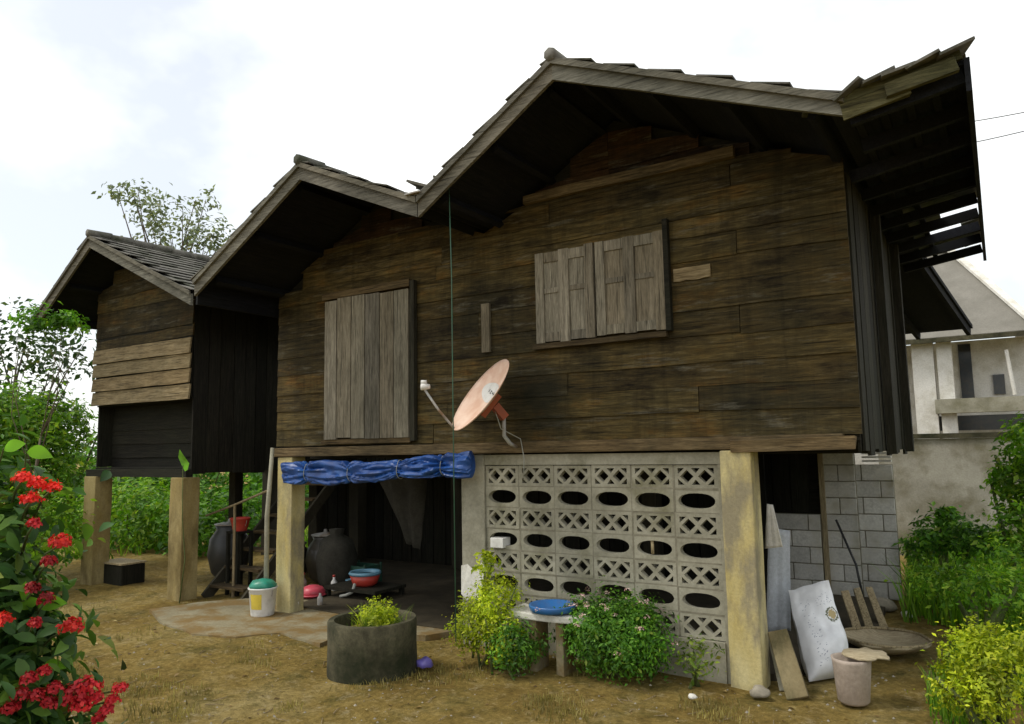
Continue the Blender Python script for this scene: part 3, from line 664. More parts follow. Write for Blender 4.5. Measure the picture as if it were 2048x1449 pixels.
sw = MB().box((HX1-.05, D+.38, HZ), (HX1-.03, YB-.32, 3.75)).build('side_wall', M['dark'], hut)
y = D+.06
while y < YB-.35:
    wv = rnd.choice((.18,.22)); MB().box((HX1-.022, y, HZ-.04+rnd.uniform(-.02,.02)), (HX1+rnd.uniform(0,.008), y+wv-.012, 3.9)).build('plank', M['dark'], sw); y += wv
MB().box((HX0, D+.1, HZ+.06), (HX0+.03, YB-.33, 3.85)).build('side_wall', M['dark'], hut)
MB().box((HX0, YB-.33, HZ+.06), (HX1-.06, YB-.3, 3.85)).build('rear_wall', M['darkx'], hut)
roof_slope(hut, A3, E3L, YH, YB, 3, seed=11); roof_slope(hut, A3, E3R, YH, YB, 4, seed=12)
rs = random.Random(9); y = YH-.07
while y < YB:
    MB().tube([(A3[0], y, A3[1]+.012), (A3[0], y+.33, A3[1]+.03+rs.uniform(-.01,.01))], .055, 7).build('ridge_cap', M['tile'], hut, True); y += .31
post(-9.0, -8.72, 5.78, 6.02, HZ-.07, M['ochrepost'], hut); post(-11.12, -10.82, 5.8, 6.05, HZ-.07, M['ochrepost'], hut)
for x in (-11.1, -9.9, -8.95): post(x, x+.2, 8.9, 9.1, HZ+.03, M['shadedpost'], hut)
post(-10.0, -9.85, 7.4, 7.55, HZ+.03, M['shadedpost'], hut)
# breezeway between hut and house: rear board screen, floor deck
bw = MB().box((HX1+.03, 8.9, 1.5), (XL-.03, 8.93, 3.7)).build('breezeway_screen', M['darkx'], hut)
x = HX1+.04
while x < XL-.2: MB().box((x, 8.86, 1.45), (x+.19, 8.885, 3.72)).build('plank', M['dark'], bw); x += .205
MB().box((HX1+.03, 7.6, 1.5), (XL-.03, 8.85, 1.55)).build('deck', M['darkx'], hut)

# stairs up to the breezeway
st = empty('wooden_stairs', (-8, 6.9, 0), 'plank stairs rising into the dark gap between hut and house', 'stairs')
for i in range(7):
    y = 6.25+i*.22; zz = .10+i*.205
    o = MB(); o.bar((-8.66, y, zz), (-7.98, y, zz), .20, .035, jit=.006); o.build('tread', M['beam'], st)
for x in (-8.70, -7.94): o = MB(); o.bar((x, 6.12, -.05), (x, 7.7, 1.45), .04, .14); o.build('stringer', M['shadedpost'], st)
o = MB(); o.tube([F(412,1032,6.3), F(470,1010,6.25), F(535,982,6.2)], .014, 6); o.build('handrail', M['stick'], st)
a = F(470,1010,6.25); MB().tube([(a.x, a.y, -.1), a], .018, 6).build('rail_post', M['stick'], st)

# ------------------------------------------------------------------ pierced block wall
vw = empty('pierced_block_wall', (-3, D, 0), 'grey cement screen wall of pierced blocks under the facade', 'wall')
def cut_block(kind, w_, h_, dep):
    cu = bpy.data.curves.new('c', 'CURVE'); cu.dimensions = '2D'; cu.fill_mode = 'BOTH'; cu.extrude = dep/2
    def poly(pts):
        s = cu.splines.new('POLY'); s.points.add(len(pts)-1); s.use_cyclic_u = True
        for q, p in zip(s.points, pts): q.co = (p[0], p[1], 0, 1)
    poly([(-w_/2,-h_/2),(w_/2,-h_/2),(w_/2,h_/2),(-w_/2,h_/2)])
    if kind == 'oval':
        poly([(w_*.42*math.copysign(abs(math.cos(a))**.8, math.cos(a)), h_*.33*math.sin(a)) for a in [2*math.pi*k/24 for k in range(24)]])
    else:
        cx, a, b2 = w_*.205, w_*.155, h_*.285
        for s in (-1, 1):
            poly([(s*cx-a,0),(s*cx,-b2),(s*cx+a,0),(s*cx,b2)])
        g = .011; t = h_*.36
        for s in (-1, 1):
            poly([(-w_*.10, s*t), (w_*.10, s*t), (0, s*h_*.13)] if s > 0 else [(0, s*h_*.13), (w_*.10, s*t), (-w_*.10, s*t)])
            for q in (-1, 1):
                poly([(q*w_*.41, s*t), (q*w_*.26, s*t), (q*w_*.41, s*h_*.10)])
    o = bpy.data.objects.new('tmp', cu); COL.objects.link(o); bpy.context.view_layer.update()
    me = bpy.data.meshes.new_from_object(o.evaluated_get(bpy.context.evaluated_depsgraph_get())); bpy.data.objects.remove(o); bpy.data.curves.remove(cu)
    me.name = kind; me.transform(Matrix.Rotation(math.pi/2, 4, 'X')); me.materials.clear(); me.materials.append(M['concrete']); return me
CW, RH = .3724, .1935
mo, ml = cut_block('oval', CW-.008, RH-.008, .06), cut_block('lattice', CW-.008, RH-.008, .06)
vx0, vz1 = -3.939-CW/2, 1.535+RH/2
for rI in range(7):
    for cI in range(6):
        link('vent_block', ml if rI % 2 == 0 else mo, None, vw, (vx0+CW*(cI+.5)+rnd.uniform(-.002,.002), 5.915+rnd.uniform(-.004,.004), vz1-RH*(rI+.5)+rnd.uniform(-.002,.002)), (0, rnd.uniform(-.006,.006), 0))
m_ = MB(); vx1 = vx0+6*CW; vz0 = vz1-7*RH
for rI in range(1, 7): m_.box((vx0+.001, 5.885, vz1-RH*rI-.008), (vx1-.001, 5.945, vz1-RH*rI+.008))
for rI in range(7):
    for cI in range(1, 6): m_.box((vx0+CW*cI-.008, 5.885, vz1-RH*(rI+1)+.0085), (vx0+CW*cI+.008, 5.945, vz1-RH*rI-.0085))
m_.build('mortar', M['mortar'], vw)
bevel(MB().box((vx0-.27, 5.86, 0.02-.1), (vx0-.001, 5.985, 1.735)).build('left_pier', M['concrete'], vw), .008)
MB().box((vx0, 5.868, vz1+.002), (-1.856, 5.98, 1.728)).build('lintel', M['concrete'], vw)
MB().box((vx1+.002, 5.868, -.1), (-1.856, 5.98, vz1)).build('right_jamb', M['concrete'], vw)
MB().box((vx0, 5.855, -.1), (vx1, 5.98, vz0-.002)).build('base', M['concrete'], vw)

# ------------------------------------------------------------------ things on the facade
def tarp():
    a, b = F(568,948,5.72), F(946,930,5.72); n, m2 = 240, 60; mb = MB()
    def crease(v, p=.7): return abs(noise.noise(v))**p      # sharp valleys, soft crowns
    for i in range(n+1):
        t = i/n; c = a.lerp(b, t); c.z += -.012*math.sin(t*math.pi) + .008*math.sin(t*8+1)
        hz = .112 + .014*math.sin(t*7) + .012*noise.noise(Vector((t*13,0,2)))
        pinch = 0
        for tt, wd_ in ((.15,.016),(.40,.012),(.66,.018),(.87,.012)): pinch = max(pinch, math.exp(-((t-tt)/wd_)**2))
        hz -= .030*pinch; hy = (.058 + .014*noise.noise(Vector((t*7,3,2))))*(1-.35*pinch)
        e = min(1, min(t, 1-t)/.02+.6)
        near = min(abs(t-tt) for tt in (.15,.40,.66,.87))
        for k in range(m2):
            an = 2*math.pi*k/m2; ca, sa = math.cos(an), math.sin(an)
            sx, sz = math.copysign(abs(ca)**.75, ca), math.copysign(abs(sa)**.75, sa)
            w_ = Vector((t*3.6+sz*(.5+.4*math.sin(t*9)), sz*(1.1+2.2*math.exp(-near/.05))-t*2.6, ca*.4))
            cr_ = 0.085*crease(w_) + .028*crease(w_*2.0+Vector((5,1,0)), .8) + .005*crease(w_*5.3, .9) - .034
            mb.v.append(Vector((c.x + .012*noise.noise(w_*3), c.y + (hy*sx - (cr_*abs(sx) if sx < .2 else 0))*e, c.z + (hz*sz + cr_*.35*sz)*e)))
    for i in range(n):
        for k in range(m2):
            k2 = (k+1) % m2; mb.f.append((i*m2+k, i*m2+k2, (i+1)*m2+k2, (i+1)*m2+k))
    mb.f += [tuple(range(m2))[::-1], tuple(n*m2+k for k in range(m2))]
    tp = mb.build('blue_tarp', M['tarp'], None, True); smooth_angle(tp, 38)
    tag(tp, 'crumpled blue tarpaulin bundled along the sill over the dark opening', 'tarpaulin')
    for tt in (.15,.40,.66,.87):
        c = a.lerp(b, tt); c.z += -.012*math.sin(tt*math.pi)+.008*math.sin(tt*8+1)
        MB().tube([c + Vector((.004*math.sin(q*3), .062*math.cos(q)-.004, .094*math.sin(q))) for q in [2*math.pi*k/18 for k in range(19)]], .0035, 5).build('tie_string', M['greycable'], tp, True)
    for (t0, t1, hh) in ((.02,.13,.035),(.42,.63,.05),(.70,.86,.03)):
        fl = MB(); q_ = 26
        for i in range(q_+1):
            t = t0+(t1-t0)*i/q_; c = a.lerp(b, t); w_ = max(0, math.sin(math.pi*i/q_))**.5
            for r_ in range(4):
                u = r_/3; fl.v.append(Vector((c.x, c.y-.045+.012*math.sin(t*95)*u+.01*noise.noise(Vector((t*30,u,1))), c.z-.085-(hh*w_*(.7+.5*noise.noise(Vector((t*25,0,5)))))*u)))
        fl.f = [(i*4+r_, i*4+r_+1, i*4+r_+5, i*4+r_+4) for i in range(q_) for r_ in range(3)]
        o = fl.build('loose_edge', M['tarp'], tp, True); sm = o.modifiers.new('s', 'SOLIDIFY'); sm.thickness = .002
tarp()

def dish():
    c = F(960,789,5.42); dep = (c-EYE).dot(FW); R_ = 176/2*dep/FPX; vd = (c-EYE).normalized()
    sx = vd.cross(Vector((0,0,1))).normalized(); su = sx.cross(vd)
    ma = (sx*110+su*138).normalized(); mi = (-sx*138+su*110).normalized()
    tilt = .27; nn = (mi*math.sqrt(1-tilt**2) - vd*tilt).normalized(); bx = ma; by = nn.cross(bx).normalized()
    t = empty('satellite_dish', c, 'salmon pink satellite dish on a bracket in front of the plank facade', 'satellite dish')
    mb = MB(); nr, na = 12, 40
    def pt(r, a, h): return c + (bx*math.cos(a)*1.0 + by*math.sin(a)*.93)*r*R_ + nn*h
    for layer, off in ((0, 0.0), (1, -.008)):
        for i in range(nr+1):
            r = i/nr
            for k in range(na):
                mb.v.append(pt(r if i else .001, 2*math.pi*k/na, .085*(r*r-1)+off))
    for ly in (0, 1):
        for i in range(nr):
            for k in range(na):
                b = ly*(nr+1)*na; k2 = (k+1) % na; q = (b+i*na+k, b+(i+1)*na+k, b+(i+1)*na+k2, b+i*na+k2); mb.f.append(q if ly == 0 else q[::-1])
    b = (nr+1)*na
    for k in range(na):
        k2 = (k+1) % na; mb.f.append((nr*na+k, b+nr*na+k, b+nr*na+k2, nr*na+k2))
    m, n, l, bs = mat('salmon_dish_paint')
    tt = tex(n, l, 7, 5, .6); r = ramp(n, [(.35, (.68,.43,.31)), (.65, (.80,.60,.48))]); l.new(tt, r.inputs['Fac']); l.new(r.outputs['Color'], bs.inputs['Base Color']); bs.inputs['Roughness'].default_value = .5
    mb.build('reflector', m, t, True)
    mr = plastic('rust_red_paint', (.32,.07,.025), .6)
    # white oval sticker with dark lettering strokes
    s0 = .20
    st = MB(); ce = .18; k0 = 28
    def on(u_, v_): 
        r2 = (u_*u_+v_*v_); return c + (bx*u_ + by*v_*.93)*R_ + nn*(.085*(r2-1)+.004)
    for q in range(7):
        st.v += [on(ce+.25*(q+.01)/6*math.cos(a), .60*(q+.01)/6*math.sin(a)) for a in [2*math.pi*k/k0 for k in range(k0)]]
    st.f = [(q*k0+k, (q+1)*k0+k, (q+1)*k0+(k+1) % k0, q*k0+(k+1) % k0) for q in range(6) for k in range(k0)]
    st.build('sticker', M['white'], t)
    lt = MB()
    for (u0, v0, du, dv) in ((.16,-.34,.05,.05),(.15,-.22,.08,.03),(.18,-.14,.03,.07),(.15,.02,.03,.09),(.20,.02,.03,.09),(.16,.20,.08,.03)):
        i = len(lt.v)
        for (p, q) in ((0,0),(1,0),(1,1),(0,1)):
            lt.v.append(on(u0+p*du, v0+q*dv)+nn*.003)
        lt.f.append((i,i+1,i+2,i+3))
    lt.build('lettering', M['black'], t)
    lo = c - bx*R_*.98; foc = F(849,779,5.20)
    MB().tube([lo - nn*.02, lo.lerp(foc, .5)-Vector((0,0,.015)), foc], .011, 8).build('feed_arm', M['metal'], t, True)
    ax = (c-foc).normalized(); up2 = Vector((0,0,1))
    MB().tube([foc-ax*.03+up2*.02, foc+ax*.0+up2*.022, foc+ax*.05+up2*.03], [.032,.032,.020], 12).build('feed_horn', M['white'], t, True)
    MB().tube([foc-ax*.03+up2*.06, foc+ax*.02+up2*.065], .02, 10).build('feed_horn', M['white'], t, True)
    bk = c - nn*.15
    bb = MB(); bb.bar(bk-bx*.14+nn*.02, bk+bx*.10+nn*.02, .12, .05, up=nn); bb.bar(bk-nn*.02, bk-nn*.14-Vector((0,0,.04)), .07,.07); bb.build('rear_bracket', mr, t)
    e = bk-nn*.13-Vector((0,0,.05)); base = Vector((e.x+.02, 5.77, 1.80))
    MB().tube([e+Vector((0,0,.05)), Vector((e.x, e.y, 1.90)), Vector((e.x+.01, (e.y+5.77)/2, 1.83)), base], .018, 8).build('mast', M['metal'], t, True)
    MB().tube([bk, bk+Vector((.05,.05,-.22)), Vector((e.x+.06, 5.79, 1.87)), Vector((e.x+.10, 5.78, 1.70)), Vector((e.x+.06, 5.83, 1.5))], .005, 5).build('cable', M['greycable'], t, True)
dish()
a = F(898,372,D-.9); 
tag(MB().tube([a, a+Vector((.004,.02,-.8)), a+Vector((-.004,.03,-1.6)), Vector((a.x+.01, a.y+.02, .25))], .005, 5).build('green_string', M['greencord'], None, True), 'thin dark green string hanging from the roof valley', 'string')
a = F(545,905,5.72); b = F(533,1165,5.72)
tag(MB().tube([(a.x,a.y,a.z+.05), (b.x-.01,b.y,(a.z+b.z)/2), (b.x,b.y,-.05)], [.022,.026,.03], 8).build('pole', M['concrete'], None, True), 'thin pale pole standing beside the left yellow post', 'pole')

# ------------------------------------------------------------------ under and before the house
def pail(name, label, base, r0, r1, h, m, cat='bucket', lid=None, band=None, handle=True, n=22):
    base = Vector(base); t = empty(name, base, label, cat)
    MB().lathe([(r0*.98,0),(r0,.01),(r1,h-.02),(r1*1.06,h-.015),(r1*1.06,h),(r1*.95,h),(r0*.92,.02),(.0001,.02)], base, n).build('body', m, t, True)
    if band: MB().lathe([(r0+(r1-r0)*.3+.003, h*.3),(r0+(r1-r0)*.75+.003, h*.75)], base, n).build('label', band, t, True)
    if lid: warp(MB().lathe([(r1*.9,h-.01),(r1*1.0,h+.02),(r1*.7,h+.07),(.0001,h+.09)], base, n, .2).build('lid', lid, t, True), .015, 12)
    if handle: MB().tube([base+Vector((math.cos(a)*r1*1.07, 0, h-.03-math.sin(a)*r1*.9)) for a in [math.pi*k/10 for k in range(11)]], .004, 5).build('handle', M['metal'], t, True)
    return t
p = G(525,1230,.018); pb = pail('bucket', 'white paint bucket with green cover on the apron by the left post', (p.x,p.y,.018), .125, .15, .30, M['white'], lid=M['green'])
mb = MB(); bx = p.x; 
for i in range(7):
    for zz in (.08, .24):
        an = -math.pi*.50 + (i-1)*.16; rr = .125+.025*(zz/.3)+.003
        mb.v.append(Vector((bx+rr*math.cos(an), p.y+rr*math.sin(an), .018+zz)))
mb.f = [(2*i, 2*i+2, 2*i+3, 2*i+1) for i in range(6)]; mb.build('sticker', M['labelyellow'], pb, True)
p = F(480,1062,6.45); sb = p
stl = empty('wooden_stand', (p.x,p.y,0), 'slim dark timber stand carrying the red pail beside the stairs', 'stand')
MB().box((p.x-.12,p.y-.12,p.z-.03),(p.x+.12,p.y+.12,p.z)).build('top', M['dark'], stl)
for sx in (-.1,.1):
    for sy in (-.1,.1): MB().box((p.x+sx-.02,p.y+sy-.02,-.05),(p.x+sx+.02,p.y+sy+.02,p.z-.032)).build('leg', M['dark'], stl)
pail('pail', 'small red pail on a stand beside the plank stairs', p, .09, .125, .17, M['red'])
# table with red basin in the shade
p = F(730,1165,6.9)
tb = empty('low_table', (p.x,p.y,0), 'low dark table in the shade under the house', 'table')
tz = .20; p = F(730,1172,6.9); tz = max(p.z,.15)
MB().box((p.x-.45,p.y-.25,tz-.035),(p.x+.4,p.y+.3,tz)).build('tabletop', M['dark'], tb)
for sx in (-.41,.36):
    for sy in (-.21,.26): MB().box((p.x+sx-.025,p.y+sy-.025,-.05),(p.x+sx+.025,p.y+sy+.025,tz-.037)).build('leg', M['dark'], tb)
t = empty('basin', (p.x,p.y,tz), 'red basin with a pale blue rim on the low table in the shade', 'basin')
MB().lathe([(.11,0),(.15,.03),(.185,.13),(.18,.13),(.14,.035),(.0001,.03)], (p.x,p.y,tz), 24).build('bowl', M['red'], t, True)
MB().lathe([(.186,.131),(.20,.15),(.185,.175),(.165,.16),(.17,.131)], (p.x,p.y,tz), 24).build('rim', M['paleblue'], t, True)
p = G(625,1195,.018)
t = empty('basin', p, 'pink plastic basin lying on the apron behind the left post', 'basin')
MB().lathe([(.10,.0),(.15,.04),(.155,.075),(.12,.12),(.05,.145),(.0001,.15)], p, 22).build('bowl', M['pink'], t, True)
MB().lathe([(.151,.03),(.17,.03),(.17,.042),(.152,.044)], p, 22).build('rim', M['pink'], t, True)
p = G(592,1222,.018)
t = empty('bottle', p, 'small white bottle standing at the foot of the left yellow post', 'bottle')
MB().lathe([(.035,0),(.038,.01),(.038,.10),(.016,.135),(.016,.155)], p, 14).build('body', M['white'], t, True)
MB().lathe([(.018,.156),(.018,.18),(.0001,.182)], p, 12).build('cap', M['labelyellow'], t, True)
p = G(640,1212,.018)
t = empty('bottle', p, 'clear grey bottle on the apron below the pink basin', 'bottle')
MB().lathe([(.03,0),(.032,.01),(.032,.09),(.013,.12),(.013,.14),(.0001,.141)], p, 14).build('body', M['metal'], t, True)
p = G(695,1200,.018)
tag(MB().tube([p+Vector((-.12,0,.03)), p+Vector((-.03,0,.05)), p+Vector((.06,.02,.09)), p+Vector((.10,.02,.19))], .018, 8).build('bent_pipe', M['greycable'], None, True), 'short bent grey pipe on the apron beside the pink basin', 'pipe')
# dark clutter deeper in
def jar(label, p, r, h, m, n=20):
    t = empty('clay_jar', p, label, 'jar')
    MB().lathe([(r*.55,0),(r*.8,h*.12),(r,h*.45),(r*.9,h*.75),(r*.6,h*.92),(r*.66,h),(r*.56,h),(r*.5,h*.9),(.0001,h*.86)], p, n).build('body', m, t, True)
    MB().lathe([(r*.7,h+.004),(r*.72,h+.02),(r*.1,h+.05),(r*.08,h+.09),(.0001,h+.092)], p, n).build('lid', M['metal'], t, True)
p = G(650,1160,.02); jar('dark glazed water jar with a metal lid in the shade behind the left post', (p.x,p.y,0), .27, .62, plastic('dark_glaze', (.035,.03,.022), .3))
p = G(600,1150,.02); jar('shorter dark jar close behind the left yellow post', (p.x-.1,p.y,0), .22, .45, plastic('black_glaze', (.02,.02,.018), .3))
p = F(660,1100,6.9); 
t = empty('sack', (p.x-.3,7.3,0), 'dull grey sack slumped beside the jars under the house', 'sack')
o = MB().lathe([(.2,0),(.25,.1),(.26,.4),(.2,.6),(.08,.68),(.1,.75),(.0001,.76)], (p.x-.3,7.3,0), 20, .25).build('body', M['cloth'], t, True)
p = G(690,1178,.03); t = empty('plastic_crate', (p.x,p.y,.03), 'dark green plastic crate standing on the earth floor between jar and table', 'crate')
gx = plastic('dull_green_plastic', (.02,.075,.05), .5); cx, cy = p.x-.05, p.y+.35
MB().box((cx-.2,cy-.15,.032),(cx+.2,cy+.15,.05)).build('base', gx, t)
for (x0_,y0_,x1_,y1_) in ((-.2,-.15,.2,-.13),(-.2,.13,.2,.15),(-.2,-.128,-.18,.128),(.18,-.128,.2,.128)):
    for q in range(3): MB().box((cx+x0_,cy+y0_,.052+q*.085),(cx+x1_,cy+y1_,.052+q*.085+.06)).build('slat', gx, t)
for sx in (-1,1):
    for sy in (-1,1): MB().box((cx+sx*.202-.012,cy+sy*.152-.012,.034),(cx+sx*.202+.012,cy+sy*.152+.012,.31)).build('corner', gx, t)
for k, (px, r_, h_, mm, lab) in enumerate(((606,.045,.22,'metal','tall grey bottle behind the pink basin in the shade'),(668,.04,.17,'white','pale bottle beside the green crate in the shade'),(700,.06,.12,'paleblue','pale blue cup near the low table in the shade'))):
    q = G(px, 1186-k*4, .03); t = empty('bottle' if k < 2 else 'cup', q, lab, 'bottle' if k < 2 else 'cup')
    if k < 2:
        MB().lathe([(r_*.9,0),(r_,.01),(r_,h_*.65),(r_*.4,h_*.85),(r_*.4,h_)], q, 14).build('body', M[mm], t, True); MB().lathe([(r_*.46,h_+.001),(r_*.46,h_+.025),(.0001,h_+.026)], q, 12).build('cap', M['red'], t, True)
    else:
        MB().lathe([(r_*.75,0),(r_*.8,.01),(r_,h_),(r_*.93,h_),(r_*.74,.015),(.0001,.014)], q, 16).build('body', M[mm], t, True)
        MB().tube([q+Vector((r_*.95,0,h_*.8)), q+Vector((r_*1.6,0,h_*.7)), q+Vector((r_*1.5,0,h_*.35)), q+Vector((r_*.85,0,h_*.25))], .007, 6).build('handle', M[mm], t, True)
# hanging cloth under the floor
a, b = F(755,955,7.2), F(850,950,7.2); c, d = F(840,1100,7.2), F(812,1085,7.2); mb = MB(); nn_ = 14
for i in range(nn_+1):
    t_ = i/nn_; l0 = a.lerp(d, t_); r0 = b.lerp(c, t_)
    for k in range(9):
        q = l0.lerp(r0, k/8); q.y += .05*math.sin(k*1.7+t_*2)*(1-.4*t_)+.02*noise.noise(q*5); mb.v.append(q)
mb.f = [(i*9+k, i*9+k+1, (i+1)*9+k+1, (i+1)*9+k) for i in range(nn_) for k in range(8)]
o = mb.build('hanging_cloth', M['cloth'], None, True); s_ = o.modifiers.new('s', 'SOLIDIFY'); s_.thickness = .006
tag(o, 'dim grey cloth hanging from the floor joists in the dark opening', 'cloth')
# white packet in a block opening, stick in another, paper on the pier
p = F(1001,1085,5.9); tag(bevel(MB().box((p.x-.075,5.84,p.z-.045),(p.x+.065,5.97,p.z+.045)).build('packet', M['white']), .006), 'white packet pushed into an oval opening of the block wall', 'packet')
p = F(1303,1090,5.9); tag(MB().tube([(p.x,5.92,p.z-.075),(p.x+.005,5.91,p.z),(p.x-.005,5.92,p.z+.075)], .014, 6).build('stick', M['stick'], None, True), 'short pale stick upright inside an oval opening of the block wall', 'stick')
a, b = F(922,1128,5.842), F(972,1205,5.842); mb = MB(); pts = [(0,.05),(.25,0),(.45,.12),(.75,.02),(.82,-.08),(1,.06),(.9,.5),(1,.75),(.7,1.0),(.45,.9),(.2,1.02),(0,.85)]
mb.v = [Vector((a.x+(b.x-a.x)*u, 5.846+.006*math.sin(i*2.1), a.z+(b.z-a.z)*v_)) for i, (u, v_) in enumerate(pts)] + [Vector((a.x+(b.x-a.x)*u, 5.853, a.z+(b.z-a.z)*v_)) for u, v_ in pts]
k = len(pts); mb.f = [tuple(range(k)), tuple(range(2*k-1, k-1, -1))] + [(i, (i+1) % k, (i+1) % k + k, i+k) for i in range(k)]
tag(mb.build('paper_sheet', M['whitewash']), 'torn white sheet stuck low on the left pier of the block wall', 'sheet')

# concrete ring planter
c = G(745,1362); away = Vector((c.x, c.y, 0)).normalized(); c = c + away*.37; c.z = 0
rg = empty('ring_planter', c, 'low mossy concrete well ring used as a planter in the yard', 'planter')
o = MB().lathe([(.365,-.08),(.37,.0),(.365,.2),(.37,.385),(.36,.40),(.315,.40),(.305,.385),(.305,.28)], c, 48, .02).build('ring', M['ring'], rg, True); smooth_angle(o, 50)
MB().lathe([(.304,.29),(.2,.32),(.0001,.33)], c, 24, .1).build('soil', M['ground'], rg, True)
rs = np.random.RandomState(4)
for k, (dx, dy) in enumerate(((.02,-.03),(.14,.05),(-.12,.06),(.1,-.14))):
    pts = [(c.x+dx+rs.normal()*.05, c.y+dy+rs.normal()*.05, .30) for _ in range(70)]
    o = blades('planter_tuft', None, pts, .17, M['leaf_olive'] if k else M['leaf_yel'], 'grass', 2, .004, 20+k, .5); tag(o, ('bright yellow tuft of grass in the middle of the ring planter','olive grass tuft at the right rear inside the ring planter','olive grass tuft at the left rear inside the ring planter','olive grass tuft at the front inside the ring planter')[k], 'grass tuft', 'grass tufts in the ring planter')
shrub('yellow_flower_plant', 'small yellow flowering plant growing in the ring planter', [((c.x+.08,c.y-.02,.45),(.16,.15,.11),44), ((c.x+.22,c.y-.14,.40),(.10,.10,.08),18)], 18, .03, M['leaf_yel'], (c.x+.08,c.y,.32), 3, 'plant', seed=44)
p = G(848,1335); tag(warp(MB().lathe([(.0001,0),(.07,.01),(.06,.05),(.03,.07),(.0001,.06)], (p.x,p.y,0), 12, .4).build('plastic_scrap', M['purple'], None, True), .02, 15), 'small violet plastic scrap on the dirt beside the ring planter', 'scrap')

# bench with blue basin
p = F(1090,1330,5.5); z_ = .47
bn = empty('stone_bench', (-2.95,5.52,0), 'pale terrazzo bench standing before the pierced block wall', 'bench')
mb = MB(); ns = 16; xa, xb = F(1028,1235,5.5).x, F(1028,1235,5.5).x+.72
for i in range(ns+1):
    t_ = i/ns; x = xa+(xb-xa)*t_; cv = .05*(1-(2*t_-1)**2)
    for (yy, zz) in ((5.38-cv,.40),(5.66-cv,.40),(5.66-cv,.455),(5.38-cv,.455)): mb.v.append(Vector((x,yy,zz)))
for i in range(ns):
    for k in range(4): mb.f.append((i*4+k, i*4+(k+1) % 4, i*4+4+(k+1) % 4, i*4+4+k))
mb.f += [(3,2,1,0), (ns*4, ns*4+1, ns*4+2, ns*4+3)]; bevel(mb.build('seat', M['bench'], bn), .012)
for x in (xa+.22, xb-.25): bevel(MB().box((x,5.38,-.05),(x+.07,5.58,.398)).build('leg', M['pad'], bn), .01)
p = F(1108,1236,5.47); t = empty('tray', (p.x,5.45,.457), 'shallow blue basin lying on the terrazzo bench', 'basin')
o = MB().lathe([(.13,.0),(.15,.01),(.185,.018),(.195,.058),(.19,.066),(.17,.062),(.135,.016),(.0001,.014)], (p.x,5.45,.457), 24).build('bowl', M['blue'], t, True)

# ------------------------------------------------------------------ right side: cement block walls and things leaning there
gb = MB().box((-.195,-.045,-.09),(.195,.045,.09)); gme = mesh('cement_block', gb.v, gb.f); gme.materials.append(M['greyblock'])
bm = bmesh.new(); bm.from_mesh(gme); bmesh.ops.bevel(bm, geom=bm.edges[:], offset=.006, segments=1, affect='EDGES'); bm.to_mesh(gme); bm.free()
bwl = empty('cement_block_wall', (-1.6,9.8,0), 'grey cement block wall behind the right end of the undercroft', 'wall')
def blocks(x0, x1, y, z0, rows, top=None):
    for r in range(rows):
        x = x0 + (.2 if r % 2 else 0)
        cells = []
        if r % 2: cells.append((x0, x0+.2))
        while x < x1-.05: cells.append((x, min(x+.4, x1))); x += .4
        for a, b2 in cells:
            if b2-a < .06: continue
            o = link('cement_block', gme, None, bwl, ((a+b2)/2, y+rnd.uniform(-.004,.004), z0+.095+r*.192), (0,rnd.uniform(-.004,.004),rnd.uniform(-.006,.006)), ((b2-a-.012)/.39, 1, 1))
    MB().box((x0+.003,y-.033,z0),(x1-.003,y+.033,z0+rows*.192-.003)).build('mortar', M['mortar'], bwl)
uc = MB().box((-2.85, 9.66, .9), (-1.87, 9.68, 1.72)).build('added_upper_screen', M['darkx'], house)  # added dark boards above the low block wall, blacking out the opening
x = -2.84
while x < -2.0: MB().box((x, 9.62, .95), (x+.2, 9.645, 1.71)).build('plank', M['dark'], uc); x += .215
uf = [(-7.0,6.1),(-5.8,6.02),(-4.5,6.06),(-3,6.0),(-1.6,6.1),(-1.2,6.6),(-1.1,7.6),(-1.2,9.5),(-4,9.6),(-9.6,9.4),(-9.3,8.1),(-7.4,7.6)]
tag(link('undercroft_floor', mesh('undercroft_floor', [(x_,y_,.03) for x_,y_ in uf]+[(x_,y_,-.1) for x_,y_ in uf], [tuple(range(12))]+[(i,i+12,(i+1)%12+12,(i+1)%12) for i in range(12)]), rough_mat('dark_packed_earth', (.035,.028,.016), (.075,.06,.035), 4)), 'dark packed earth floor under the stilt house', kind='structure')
blocks(-2.80,-1.86,9.55,-.02,5); blocks(-1.85,-1.46,9.62,-.02,9); blocks(-1.62,-1.08,9.78,-.02,8)
for i in range(4): MB().box((-1.40,9.72,1.545+i*.045),(-1.09,9.80,1.565+i*.045)).build('vent_slat', M['greyblock'], bwl)
MB().box((-1.853,9.60,-.02),(-1.80,9.52,1.70)).build('corner_post', M['stick'], bwl)
# blue-grey plastic sheet and white paper hanging at the opening edge
def sheet(name, label, quad, m, cat, fold=.03, th=.006, ny=16, nx_=8):
    a, b, c, d = quad; mb = MB()
    for i in range(ny+1):
        t_ = i/ny; l0 = a.lerp(d, t_); r0 = b.lerp(c, t_)
        for k in range(nx_+1):
            q = l0.lerp(r0, k/nx_); q.y += fold*math.sin(k*1.9+1)*(.4+.6*t_) + fold*.6*noise.noise(q*4); mb.v.append(q)
    w1 = nx_+1; mb.f = [(i*w1+k, i*w1+k+1, (i+1)*w1+k+1, (i+1)*w1+k) for i in range(ny) for k in range(nx_)]
    o = mb.build(name, m, None, True); s_ = o.modifiers.new('s', 'SOLIDIFY'); s_.thickness = th; return tag(o, label, cat)
sheet('plastic_sheet', 'blue grey plastic sheet hanging beside the right yellow post', [F(1536,1055,6.6), F(1580,1062,6.7), F(1582,1262,6.7), F(1532,1265,6.6)], M['bluesheet'], 'sheet', .012)
